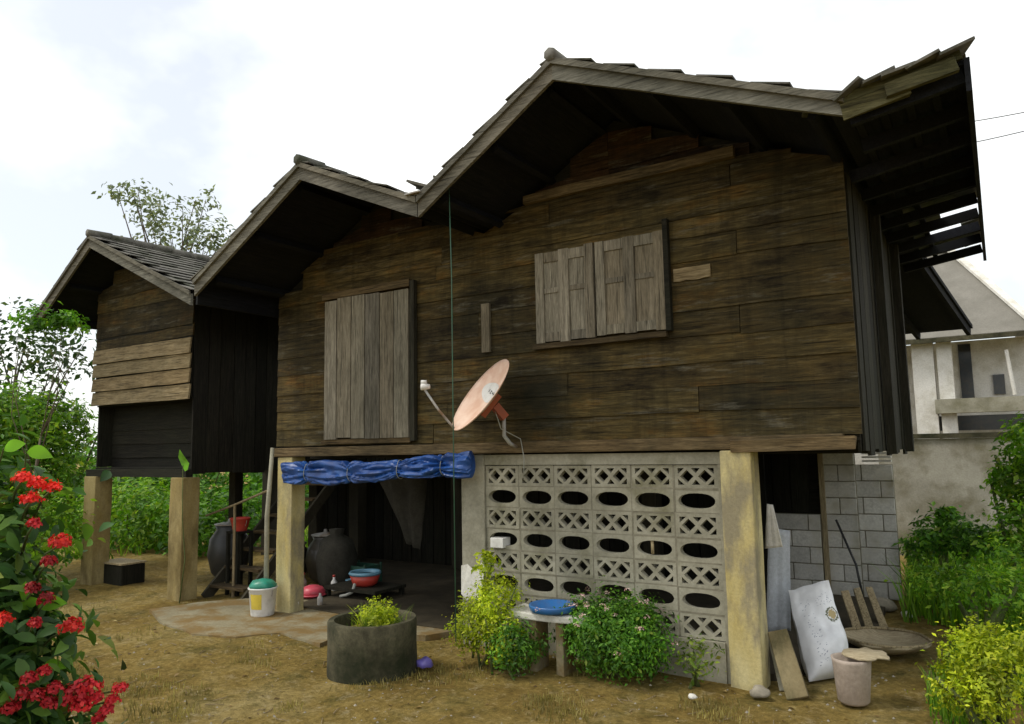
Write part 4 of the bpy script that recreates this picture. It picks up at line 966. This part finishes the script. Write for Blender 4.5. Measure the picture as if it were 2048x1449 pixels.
sheet('white_sack', 'narrow white cloth hanging above the blue grey sheet', [F(1534,1008,6.25), F(1546,1010,6.25), F(1566,1094,6.2), F(1530,1098,6.25)], M['whitewash'], 'cloth', .006)
# leaning plank
def lean(name, label, foot, head, wd, th, m, cat, group=None):
    f_, h_ = Vector(foot), Vector(head); o = MB(); o.bar(f_, h_, wd, th, up=Vector((.25,-1,.2)), jit=.006)
    ob = o.build(name, m); bevel(ob, .006); return tag(ob, label, cat, group)
f_ = G(1590,1392); lean('timber_plank', 'short stained plank leaning against the right yellow post', (f_.x+.02,f_.y,-.02), F(1555,1262,f_.y+.22), .15, .035, M['dirtyplank'], 'plank')
f_ = G(1563,1385); lean('timber_plank', 'narrow grey plank behind the stained one at the right post', (f_.x,f_.y+.12,-.02), F(1545,1268,f_.y+.30), .09, .03, M['concrete'], 'plank')

def sack():
    bl, br = G(1618,1366), G(1704,1352); c0 = (bl+br)/2; wd = (br-bl).length
    hd_l, hd_r = F(1576,1182,6.55), F(1658,1162,6.62)
    n, m2 = 44, 22; mb = MB()
    nrm = ((br-bl).cross(hd_l-bl)).normalized()
    if nrm.y > 0: nrm = -nrm
    for side in (1, -1):
        for i in range(n+1):
            t_ = i/n
            for k in range(m2+1):
                u_ = k/m2; q = bl.lerp(br, u_).lerp(hd_l.lerp(hd_r, u_), t_)
                e = math.sqrt(max(0, 1-abs(2*u_-1)**2.6))*math.sqrt(max(0, 1-abs(2*t_-1)**5)); th = .105*(1.2-.75*t_+.25*math.sin(t_*5))
                wr = .016*noise.noise(Vector((u_*2.5, t_*5, side))) + .010*(1-2*abs(noise.noise(Vector((u_*3+t_*2, t_*7-u_*3, side+4))))) + .004*noise.noise(Vector((u_*9, t_*18, side)))
                q = q + (br-bl)*(.05*noise.noise(Vector((t_*3.5, u_*1.2, 7)))*(2*u_-1)) + (hd_l-bl)*(.03*noise.noise(Vector((u_*3, t_*2, 8)))*t_)
                mb.v.append(q + nrm*side*(th*e + wr*e) + Vector((0,0,.006)))
    w1 = m2+1; tot = (n+1)*w1
    for s in (0, 1):
        for i in range(n):
            for k in range(m2):
                f = (s*tot+i*w1+k, s*tot+i*w1+k+1, s*tot+(i+1)*w1+k+1, s*tot+(i+1)*w1+k); mb.f.append(f if s == 0 else f[::-1])
    m, nd, l, b = mat('printed_woven_sack')
    uvn = nd.new('ShaderNodeUVMap')
    sp = nd.new('ShaderNodeSeparateXYZ'); l.new(uvn.outputs[0], sp.inputs[0])
    def math_(op, a, bb): 
        k = nd.new('ShaderNodeMath'); k.operation = op
        for i_, v_ in enumerate((a, bb)):
            if isinstance(v_, (int, float)): k.inputs[i_].default_value = v_
            else: l.new(v_, k.inputs[i_])
        return k.outputs[0]
    U, V = sp.outputs[0], sp.outputs[1]
    base = ramp(nd, [(.35, (.60,.61,.63)), (.65, (.76,.77,.79))]); l.new(tex(nd, l, 5, 5, .6), base.inputs['Fac'])
    # round emblem
    du = math_('MULTIPLY', math_('SUBTRACT', U, .74), 1.0); dv = math_('MULTIPLY', math_('SUBTRACT', V, .60), 1.9)
    d2 = math_('SQRT', math_('ADD', math_('MULTIPLY', du, du), math_('MULTIPLY', dv, dv)), 0)
    emb = tex(nd, l, 60, 4, .7); d3 = math_('ADD', d2, math_('MULTIPLY', math_('SUBTRACT', emb, .5), .16)); ring = math_('MULTIPLY', math_('LESS_THAN', d3, .16), math_('GREATER_THAN', d3, .12)); core = math_('LESS_THAN', d3, .10)
    col = nmix(nd, l, base.outputs['Color'], (.09,.10,.05), ring); col = nmix(nd, l, col, (.36,.28,.12), core)
    # printed columns of small strokes
    vo = nd.new('ShaderNodeTexVoronoi'); vo.inputs['Scale'].default_value = 1.0
    cb = nd.new('ShaderNodeCombineXYZ'); l.new(math_('MULTIPLY', U, 16), cb.inputs[0]); l.new(math_('MULTIPLY', V, 60), cb.inputs[1]); l.new(cb.outputs[0], vo.inputs['Vector'])
    dots = math_('LESS_THAN', vo.outputs['Distance'], .22)
    def band(x, lo, hi): return math_('MULTIPLY', math_('GREATER_THAN', x, lo), math_('LESS_THAN', x, hi))
    strip = math_('ADD', math_('MULTIPLY', band(U, .14, .34), band(V, .10, .82)), math_('MULTIPLY', band(U, .45, .85), band(V, .72, .86)))
    col = nmix(nd, l, col, (.10,.12,.20), math_('MULTIPLY', math_('MULTIPLY', dots, strip), .85))
    l.new(col, b.inputs['Base Color']); b.inputs['Roughness'].default_value = .5
    o = mb.build('rice_sack', m, None, True)
    uv = o.data.uv_layers.new(name='UVMap')
    for lp in o.data.loops:
        i = lp.vertex_index % tot; uv.data[lp.index].uv = ((i % w1)/m2, (i//w1)/n)
    tag(o, 'white printed woven sack leaning at the right end of the house', 'sack')
sack()
# small cement pot with a scrap lying on it
p = G(1708,1400); t = empty('cement_pot', p, 'small pinkish cement pot standing before the white sack', 'pot')
o = MB().lathe([(.085,-.02),(.105,.0),(.128,.26),(.135,.285),(.12,.285),(.11,.24),(.0001,.23)], p, 24, .04).build('body', M['pinkpot'], t, True)
a = F(1700,1338,p.y); sc = MB().lathe([(.0001,0),(.10,.004),(.15,.0),(.145,.012),(.0001,.016)], (p.x+.09,p.y+.06,.295), 18, .5).build('fibre_scrap', M['straw'], None, True); tag(sc, 'flat scrap of pale fibre board resting on the cement pot', 'board')
# woven winnowing tray, wooden bars, thin pole, stones
p = G(1775,1305); t = empty('woven_tray', p, 'battered woven bamboo tray lying on the ground at right', 'tray')
o = MB().lathe([(.0001,.03),(.20,.03),(.30,.07),(.33,.10),(.345,.10),(.34,.085),(.21,.012),(.0001,.01)], (p.x,p.y,.02), 30, .15).build('weave', M['straw'], t, True)
MB().tube([Vector((p.x+.335*math.cos(a)*(1+.15*noise.noise(Vector((math.cos(a)*2,math.sin(a)*2,.42+p.x)))), p.y+.335*math.sin(a), .125)) for a in [2*math.pi*k/30 for k in range(31)]], .013, 6).build('rim', M['stick'], t, True)
for k, (fx, fy, hx, hy, lab) in enumerate(((1722,1258,1690,1185,'leftmost'),(1745,1252,1714,1180,'middle'),(1770,1240,1738,1178,'rightmost'))):
    f_ = G(fx, fy+18); h_ = F(hx, hy, f_.y+.5); lean('timber_bar', lab+' of three short timber bars leaning behind the woven tray', (f_.x,f_.y,-.02), h_, .07, .05, M['stick'], 'timber', 'timber bars behind the tray')
f_ = G(1745,1195); h_ = F(1672,1040,9.45)
tag(MB().tube([(f_.x-.02, 9.2, .05), F(1712,1130,9.36), h_], .014, 6).build('tool_handle', M['black'], None, True), 'thin black tool handle leaning on the cement block wall', 'handle')
for k, (px, py, r, lab) in enumerate(((1770,1208,.10,'rounded grey stone beside the timber bars'),(1815,1225,.05,'small pale stone in the weeds right of the timber bars'),(1385,1388,.025,'tiny white pebble on the dirt in front of the green bush'),(1520,1382,.06,'brown stone at the foot of the right yellow post'))):
    p = G(px, py+8); bm = bmesh.new(); bmesh.ops.create_icosphere(bm, subdivisions=3, radius=r)
    for v_ in bm.verts: v_.co = Vector((v_.co.x*1.2, v_.co.y, v_.co.z*.7)) * (1+.35*noise.noise(v_.co/r*1.1+Vector((k*3,0,0))))
    me = bpy.data.meshes.new('stone'); bm.to_mesh(me); bm.free(); me.polygons.foreach_set('use_smooth', [True]*len(me.polygons))
    tag(link('stone', me, M['whitewash'] if k in (1, 2) else M['rock'], None, (p.x,p.y,r*.35)), lab, 'stone')
# dark stump under the hut
p = G(232,1165); t = empty('stump_seat', (p.x,p.y,0), 'dark wooden block with a pale top under the hut', 'block')
bevel(MB().box((p.x-.32,p.y-.1,-.05),(p.x+.3,p.y+.25,.26)).build('body', M['dark'], t), .02)
MB().box((p.x-.33,p.y-.11,.263),(p.x+.31,p.y+.26,.285)).build('top', M['stick'], t)
p = G(408,1165); jar('dark tall jar standing in the shade right of the hut post', (p.x,p.y+.4,0), .3, .75, M['black'])

# ------------------------------------------------------------------ neighbour's house and yard wall at right
nb = empty('neighbour_house', (0.5, 18, 0), 'pale neighbouring house with grey sheet roof seen beyond the right eave', 'house')
r0, r1 = F(1700,505,17.5), F(1900,503,17.5); e1 = F(2050,660,15.2); e0 = Vector((r0.x-1.5, 15.2, e1.z))
def quad_slab(name, p, m, par, th=.06):
    mb = MB(); mb.hexa([Vector(q)-Vector((0,0,th)) for q in p] + [Vector(q) for q in p]); return mb.build(name, m, par)
rf = quad_slab('roof', [(e0.x,15.2,e1.z),(e1.x+.2,15.2,e1.z),(r1.x,17.5,r1.z),(e0.x,17.5,r1.z)], M['metalroof'], nb)
quad_slab('roof', [(e1.x+.2,15.2,e1.z),(e1.x+.2,19.8,e1.z),(r1.x,17.52,r1.z),(r1.x,17.5,r1.z)], M['metalroof'], nb)
MB().bar((e1.x+.2,15.2,e1.z+.03),(r1.x,17.5,r1.z+.03),.14,.05).build('hip_cap', M['whitewash'], nb)
MB().bar((e0.x,17.5,r1.z+.03),(r1.x+.02,17.5,r1.z+.03),.16,.06).build('ridge_cap', M['whitewash'], nb)
MB().box((e0.x,15.12,e1.z-.10),(e1.x+.25,15.19,e1.z-.02)).build('fascia', M['ring'], nb)
wl = MB().box((e0.x+.4,16.2,.2),(e1.x+3,16.4,e1.z)).build('wall', M['whitewash'], nb)
for (xa_, xb_, za, zb_) in ((1915,1950,690,800),(1985,2012,750,788)):
    a, b = F(xa_,za,16.17), F(xb_,zb_,16.17); MB().box((a.x,16.15,b.z),(b.x,16.195,a.z)).build('window', M['glass'], nb)
for (px0, px1) in ((1822,1868),(1872,1905)):
    a, b = F(px0,700,15.4), F(px1,700,15.4); MB().box((a.x,15.4,.2),(b.x-.02,15.62,e1.z-.03)).build('pillar', M['whitewash'], nb)
a, b = F(1870,800,15.3), F(1870,828,15.3); MB().box((a.x,15.2,b.z),(a.x+4,15.5,a.z)).build('balcony_slab', M['concrete'], nb)
a, b = F(1870,832,15.35), F(1870,862,15.35); MB().box((a.x,15.9,b.z),(a.x+4,15.95,a.z)).build('dark_opening', M['glass'], nb)
MB().tube([F(2012,700,15.3), F(2030,790,15.3)], .03, 6).build('pipe', M['whitewash'], nb)
a, b = F(1795,873,13.5), F(2000,873,13.5)
yw = empty('yard_wall', (a.x,13.5,0), 'plain grey cement yard wall below the neighbouring house', 'wall')
warp(MB().box((a.x-.3,13.5,-.1),(a.x+6,13.65,a.z-.05)).build('panel', M['yardwall'], yw), .0, 1)
MB().box((a.x-.34,13.46,a.z-.047),(a.x+6,13.69,a.z+.03)).build('coping', M['ring'], yw)
for k, (p0_, p1_, lab) in enumerate((((1930,228),(2080,200),'upper'),((1935,270),(2080,236),'lower'))):
    a, b = F(*p0_, 22), F(*p1_, 22); a2 = a+(a-b)*2; b2 = b+(b-a)*2
    tag(MB().tube([a2.lerp(b2, i/20)-Vector((0,0,.25*math.sin(math.pi*i/20))) for i in range(21)], .012, 5).build('power_line', M['cable'], None, True), lab+' of two thin power lines against the sky at right', 'cable', 'power lines')

# ------------------------------------------------------------------ vegetation
def bl(px, py, t, r, k): p = T(px, py, t); return ((p.x, p.y, p.z), r if hasattr(r, '__len__') else (r,r,r), k)
def gp_(px, py, t): p = T(px, py, t); return (p.x, p.y, 0)
# bushes in front of the block wall
b0 = G(975,1335); b0.z = 0
shrub('yellow_bush', 'yellow green bush growing at the left foot of the block wall', [((b0.x+.02,b0.y+.1,.50),(.20,.2,.22),110), ((b0.x-.20,b0.y+.05,.30),(.2,.2,.2),80), ((b0.x+.16,b0.y+.0,.26),(.18,.2,.2),60)], 26, .030, M['leaf_yel'], b0, 7, seed=2, clump=.2)
shrub('low_green_plant', 'low dark green plant under the yellow bush beside the bench', [((b0.x+.30,b0.y-.02,.20),(.22,.2,.18),80)], 24, .035, M['leaf_mid'], (b0.x+.3,b0.y,0), 4, 'plant', seed=3)
p = F(975,1128,5.6); shrub('tall_sprig', 'tall yellow green sprig rising in front of the white sheet', [((p.x,p.y,p.z),(.10,.08,.10),18), ((p.x-.03,p.y,p.z-.22),(.07,.06,.14),10)], 10, .055, M['leaf_yel'], (p.x,p.y,0), 3, 'plant', seed=5)
b1 = G(1232,1372); away = Vector((b1.x,b1.y,0)).normalized()*.3; b1 = b1+away; b1.z = 0
shrub('green_bush', 'dense round green bush with pale pink flowers by the bench', [((b1.x+.02,b1.y,.29),(.47,.38,.27),290), ((b1.x-.2,b1.y-.05,.37),(.24,.2,.18),66), ((b1.x+.12,b1.y,.44),(.24,.2,.14),66)], 32, .034, M['leaf_mid'], b1, 10, 'bush', seed=6, clump=.16, flowers=(M['petal_pink'], 46, .030, 18))
p = G(1385,1372); shrub('dry_weed', 'thin olive weed between green bush and yellow post', [((p.x,p.y+.1,.16),(.2,.15,.14),26)], 10, .045, M['leaf_olive'], (p.x,p.y+.1,0), 4, 'weed', seed=7)
p = G(1420,1340); shrub('dry_weed', 'small brownish weed at the foot of the yellow post', [((p.x,p.y+.1,.16),(.14,.12,.14),18)], 8, .045, M['leaf_dry'], (p.x,p.y+.1,0), 4, 'weed', seed=8)
# red flowering bush close by at left
def ixora():
    base = T(20,1300,3.1); base.z = 0
    t = empty('red_flower_bush', base, 'leafy bush with bright red flower clusters in the left foreground', 'bush'); rs = np.random.RandomState(21)
    blobs = [bl(-60,990,3.0,(.20,.20,.20),20), bl(0,1030,3.1,(.12,.12,.13),8), bl(-50,1150,3.0,(.22,.22,.24),28), bl(30,1150,3.15,(.11,.11,.13),8), bl(-15,1290,2.9,(.2,.2,.2),28), bl(55,1310,3.0,(.12,.12,.11),12), bl(-20,1420,2.8,(.22,.22,.18),30), bl(40,1230,3.0,(.10,.10,.10),9), bl(-80,1300,2.9,(.25,.25,.5),36), bl(70,1450,2.8,(.14,.14,.11),13), bl(40,1385,2.85,(.12,.12,.10),9)]
    P, Nn = cloud(blobs, 11, rs, .3, .1); link('foliage', fine_leaves('foliage', P, Nn, .07, .46, rs), M['leaf_red'], t)
    for i in range(12):
        e = Vector(blobs[i % len(blobs)][0]); MB().tube([base+Vector((rs.normal()*.1,rs.normal()*.1,-.1)), (base+e)/2+Vector((rs.normal()*.08,rs.normal()*.08,0)), e], [.012,.009,.005], 5).build('stem', M['stem'], t, True)
    fl = [(45,960,.035,0),(75,972,.035,0),(105,980,.033,0),(62,1003,.036,0),(68,1050,.022,1),(120,1090,.040,0),(98,1125,.024,1),(66,1180,.026,1),(92,1202,.030,1),(8,1245,.035,0),(144,1257,.042,0),(70,1248,.02,1),(58,1362,.03,1),(88,1345,.022,1),(40,1392,.033,1),(75,1395,.032,1),(22,1420,.032,1),(150,1390,.05,1),(175,1380,.05,1),(160,1415,.045,1),(135,1405,.035,1),(190,1400,.03,1),(240,1380,.028,1),(225,1402,.026,1),(215,1420,.022,1),(198,1440,.022,1),(110,1380,.03,1),(100,1410,.028,1)]
    for (px, py, r, k) in fl:
        p = T(px, py, 2.62); flower_head((p.x,p.y,p.z), r*.82, 130, M['petal_crimson' if k else 'petal_red'], t, rs)
        q = T(min(px,90)-25, py+60, 3.0)
        MB().tube([q, (p+q)/2+Vector((0,0,.02)), p], [.005,.004,.003], 5).build('stem', M['stem'], t, True)
    # a few large light leaves
    for (px, py, L_, an) in ((50,1180,.09,1.5),(105,1205,.13,.15),(60,1205,.10,.4),(80,905,.12,-.2),(30,890,.10,.3),(110,1330,.10,-.1)):
        L_ *= .72; p = T(px, py, 2.8); d = RT*math.cos(an)+UP*math.sin(an); s = (d.cross(FW)).normalized(); mb = MB(); n = 8
        for i in range(n+1):
            u_ = i/n; wv = .26*L_*math.sin(math.pi*u_**.8); c_ = p + d*(u_-.5)*L_ - Vector((0,0,.1*L_*(2*u_-1)**2))
            mb.v += [c_+s*wv, c_-FW*(-.02*L_), c_-s*wv]
        for i in range(n): mb.f += [(i*3,i*3+1,i*3+4,i*3+3), (i*3+1,i*3+2,i*3+5,i*3+4)]
        mb.build('large_leaf', M['leaf_lime'], t, True)
        q = T(max(px-60,-30), py+70, 3.0); MB().tube([p-d*L_*.5, (p+q)/2, q], .003, 5).build('stem', M['stem'], t, True)
ixora()
# lone bright leaf of a climber on the hut post
p = F(366,922,5.70); base = Vector((p.x-.02,5.72,0)); t = empty('climbing_vine', base, 'thin vine on the right hut post with one bright green leaf on top', 'plant')
MB().tube([base-Vector((0,0,.05)), Vector((p.x+.04,5.74,.5)), Vector((p.x-.04,5.74,1.0)), p-Vector((0,0,.05))], [.008,.007,.006,.004], 5).build('stem', M['stem'], t, True)
mb = MB(); hl = .14
for (a, b2) in ((-.45,1.0),(-.62,.3),(-.2,-.35),(.25,-.95),(.6,-.8),(.8,-.2),(.35,.2)): mb.v.append(p + RT*a*hl*.75 + UP*b2*hl - FW*.02*a)
mb.v.append(p+FW*.02); mb.f = [(i, (i+1) % 7, 7) for i in range(7)]; o = mb.build('leaf', M['leaf_lime'], t); s_ = o.modifiers.new('s','SOLIDIFY'); s_.thickness = .002
# shrubs and trees at left and behind
def big(name, label, blobs, per, size, m, base, seed, cat='shrub', clump=.2, stems=6, group=None): return shrub(name, label, blobs, per, size, m, base, stems, cat, group, seed, clump, stemr=.03)
big('leafy_shrub', 'tall mid green shrub at the left edge beside the hut', [bl(20,850,14,(.9,.9,.55),130), bl(95,860,14.5,(.7,.7,.5),90), bl(-60,880,13.5,(1.1,1,.8),90), bl(60,950,14,(.9,.8,.55),100)], 34, .09, M['leaf_bright'], gp_(60,900,14), 31, clump=.16)
big('leafy_shrub', 'lower light green shrub left of the hut posts', [bl(30,1060,12,(.7,.8,.45),70), bl(100,1080,12.5,(.45,.5,.35),36), bl(80,1010,13.5,(.55,.6,.45),44)], 22, .09, M['leaf_bright'], gp_(70,1090,12.5), 32, clump=.18)
big('leafy_shrub', 'bright green shrub seen through the hut stilts', [bl(260,1040,17,(1.5,1.0,.75),150), bl(330,1060,16,(.9,.8,.6),80)], 24, .12, M['leaf_bright'], gp_(280,1080,17), 33, clump=.15)
big('leafy_shrub', 'dark green hedge far behind the hut stilts', [bl(220,980,21,(2.2,1.4,1.3),140), bl(400,980,21,(2.2,1.4,1.3),140), bl(560,990,21,(2,1.4,1.2),100)], 26, .2, M['leaf_mid'], gp_(400,1000,21), 34, clump=.14)
big('leafy_shrub', 'dark shrub behind the stairs gap', [bl(440,1060,15,(.9,.9,.7),100), bl(520,1040,16,(.8,.8,.8),80)], 22, .12, M['leaf_mid'], gp_(450,1080,15), 35, clump=.16)
tree('sparse_tree', 'sparse grey green tree top rising behind the hut roof', gp_(350,700,24), 9, [bl(285,392,24,(1.0,1.0,.32),26), bl(255,385,24,(.5,.6,.2),9), bl(345,430,24,(1.1,1.0,.4),34), bl(400,400,24,(.5,.6,.25),8), bl(415,470,24,(.9,.9,.45),32), bl(340,480,24,(1.3,1.0,.4),36), bl(300,440,24,(.7,.7,.3),16), bl(430,495,24,(.6,.8,.4),20)], 9, .15, M['leaf_grey'], .10, 41, .16, 16)
tree('sparse_tree', 'thin leaved tree at the left edge below the hut eave', gp_(30,900,15), 6, [bl(20,635,15,(.6,.6,.3),12), bl(40,690,15,(.9,.9,.4),26), bl(140,690,15.5,(.6,.6,.35),20), bl(120,740,15,(.8,.8,.3),22), bl(10,750,15,(.8,.8,.4),26), bl(-60,680,15,(1,1,.8),30)], 8, .12, M['leaf_dark'], .06, 42, .2, 12)
p = T(110,640,10.5)
tree('young_tree', 'slim tree whose green tip hides the hut eave corner', gp_(60,900,10.5), 4, [bl(85,640,10.5,(.26,.3,.13),18), bl(135,645,10.5,(.20,.2,.10),14), bl(70,655,10.5,(.2,.2,.10),9)], 14, .075, M['leaf_mid'], .016, 43, .25, 6)
# right side plants
big('leafy_shrub', 'tall yellow green shrub at the right edge before the yard wall', [bl(2075,900,9.0,(.28,.3,.34),60), bl(2040,960,9.2,(.24,.3,.24),50), bl(2070,1040,8.8,(.32,.3,.3),50)], 22, .07, M['leaf_bright'], gp_(2060,1050,9.1), 51, clump=.18)
big('leafy_shrub', 'mid green shrub in front of the yard wall', [bl(1885,1065,9.6,(.26,.3,.20),50), bl(1840,1095,9.8,(.18,.25,.14),26), bl(1945,1085,9.2,(.24,.3,.2),44), bl(1895,1035,9.6,(.10,.12,.09),14)], 18, .07, M['leaf_mid'], gp_(1890,1100,9.6), 52, clump=.2)
big('yellow_bush', 'feathery yellow green bush in the right foreground corner', [bl(1930,1310,5.6,(.17,.17,.14),44), bl(2000,1330,5.5,(.18,.18,.14),44), bl(1920,1375,5.5,(.18,.18,.12),36), bl(2040,1290,5.6,(.16,.16,.12),34), bl(1980,1390,5.3,(.18,.18,.11),36), bl(1960,1265,5.7,(.08,.08,.10),10)], 26, .032, M['leaf_yel'], gp_(1960,1400,5.5), 53, clump=.26)
big('low_green_plant', 'bright green weeds between the tray and yellow bush', [bl(1875,1165,7.8,(.28,.35,.12),36), bl(1955,1180,7.4,(.3,.35,.14),44), bl(2030,1180,7.2,(.28,.35,.18),44), bl(2020,1110,8.0,(.25,.25,.14),24)], 18, .05, M['leaf_bright'], gp_(1930,1220,7.4), 54, 'weed')
# grass
rs = np.random.RandomState(77); pts = []
while len(pts) < 3800:
    x, y = rs.uniform(-1.0, 3.0), rs.uniform(5.6, 13.0)
    if x < -.55+.06*(y-6) and y < 9.6: continue
    if noise.noise(Vector((x*1.1, y*1.1, 9))) < -.12: continue
    pts.append((x, y, gz(x, y)))
tp_ = []
while len(tp_) < 1500:
    x, y = rs.uniform(-1.0, 3.5), rs.uniform(8.6, 13.2)
    if x < -.95+.0*(y) and y < 10: continue
    tp_.append((x, y, gz(x, y)))
blades('tall_weeds', 'tall bright green weeds below the yard wall', tp_, .55, M['leaf_bright'], 'weeds', 6, .010, 81)
blades('yard_grass', 'rough green grass along the right side of the house', pts, .20, M['leaf_bright'], 'grass', 7, .006, 78)
pts = []
while len(pts) < 4200:
    x, y = rs.uniform(-26, -8), rs.uniform(7.0, 24)
    if noise.noise(Vector((x*.6, y*.6, 4))) < -.25 or (x > -12 and y < 9.6): continue
    pts.append((x, y, gz(x, y)))
blades('rear_grass', 'green grass growing behind the hut stilts', pts, .28, M['leaf_bright'], 'grass', 6, .012, 79)
pts = []
while len(pts) < 900:
    px, py = rs.uniform(60, 1560), rs.uniform(1200, 1440); g_ = G(px, py)
    if noise.noise(Vector((g_.x*1.3, g_.y*1.3, 2))) < .12 or (G(300,1222).x < g_.x < -4.4 and g_.y > 4.9): continue
    pts.append((g_.x, g_.y, gz(g_.x, g_.y)))
blades('yard_weeds', 'thin scattered dry grass on the dirt yard', pts, .05, M['leaf_dry'], 'grass', 6, .003, 80)
# fallen leaves
lp, lnv = [], []
for i in range(420):
    g_ = G(rs.uniform(100,1900), 1215+230*rs.uniform(0,1)**1.3)
    if g_.y > 5.7: continue
    lp.append((g_.x, g_.y, gz(g_.x,g_.y)+.006)); lnv.append((rs.normal()*.2, rs.normal()*.2, 1))
tag(link('fallen_leaves', leaves_mesh('fallen_leaves', np.array(lp), np.array(lnv), .04, .5, .3, rs), leafmat('dead_leaves', (.10,.06,.02), (.20,.13,.045), (.30,.24,.10), .1)), 'dead leaves scattered on the dirt yard', 'leaves', kind='stuff')
# twigs
tw = MB()
for i in range(130):
    g_ = G(rs.uniform(150,1850), 1225+215*rs.uniform(0,1)**1.2)
    if g_.y > 5.65: continue
    a_ = rs.uniform(0, 6.28); L_ = rs.uniform(.04,.16); z_ = gz(g_.x,g_.y)+.008; d_ = Vector((math.cos(a_), math.sin(a_), 0))*L_
    q_ = Vector((g_.x,g_.y,z_)); tw.tube([q_, q_+d_*.5+Vector((rs.normal()*.012, rs.normal()*.012, .004)), q_+d_], [.004,.0035,.002], 4)
tag(tw.build('fallen_twigs', M['stick']), 'dry twigs scattered on the dirt yard', 'twigs', kind='stuff')
# pebbles and litter on the dirt
mb = MB()
for i in range(1000):
    g_ = G(rs.uniform(120,1900), rs.uniform(1225,1449)); r = .003+.013*rs.uniform(0,1)**3; z_ = gz(g_.x,g_.y)
    a = rs.uniform(0,6.28); q = [Vector((g_.x+r*math.cos(a+k*1.57)*rs.uniform(.7,1.3), g_.y+r*math.sin(a+k*1.57)*rs.uniform(.7,1.3), z_)) for k in range(4)]
    n0 = len(mb.v); mb.v += q + [Vector((g_.x, g_.y, z_+r*.8))]; mb.f += [(n0+k, n0+(k+1) % 4, n0+4) for k in range(4)]
tag(mb.build('pebbles', M['rock']), 'fine gravel strewn over the dirt yard', 'gravel', kind='stuff')
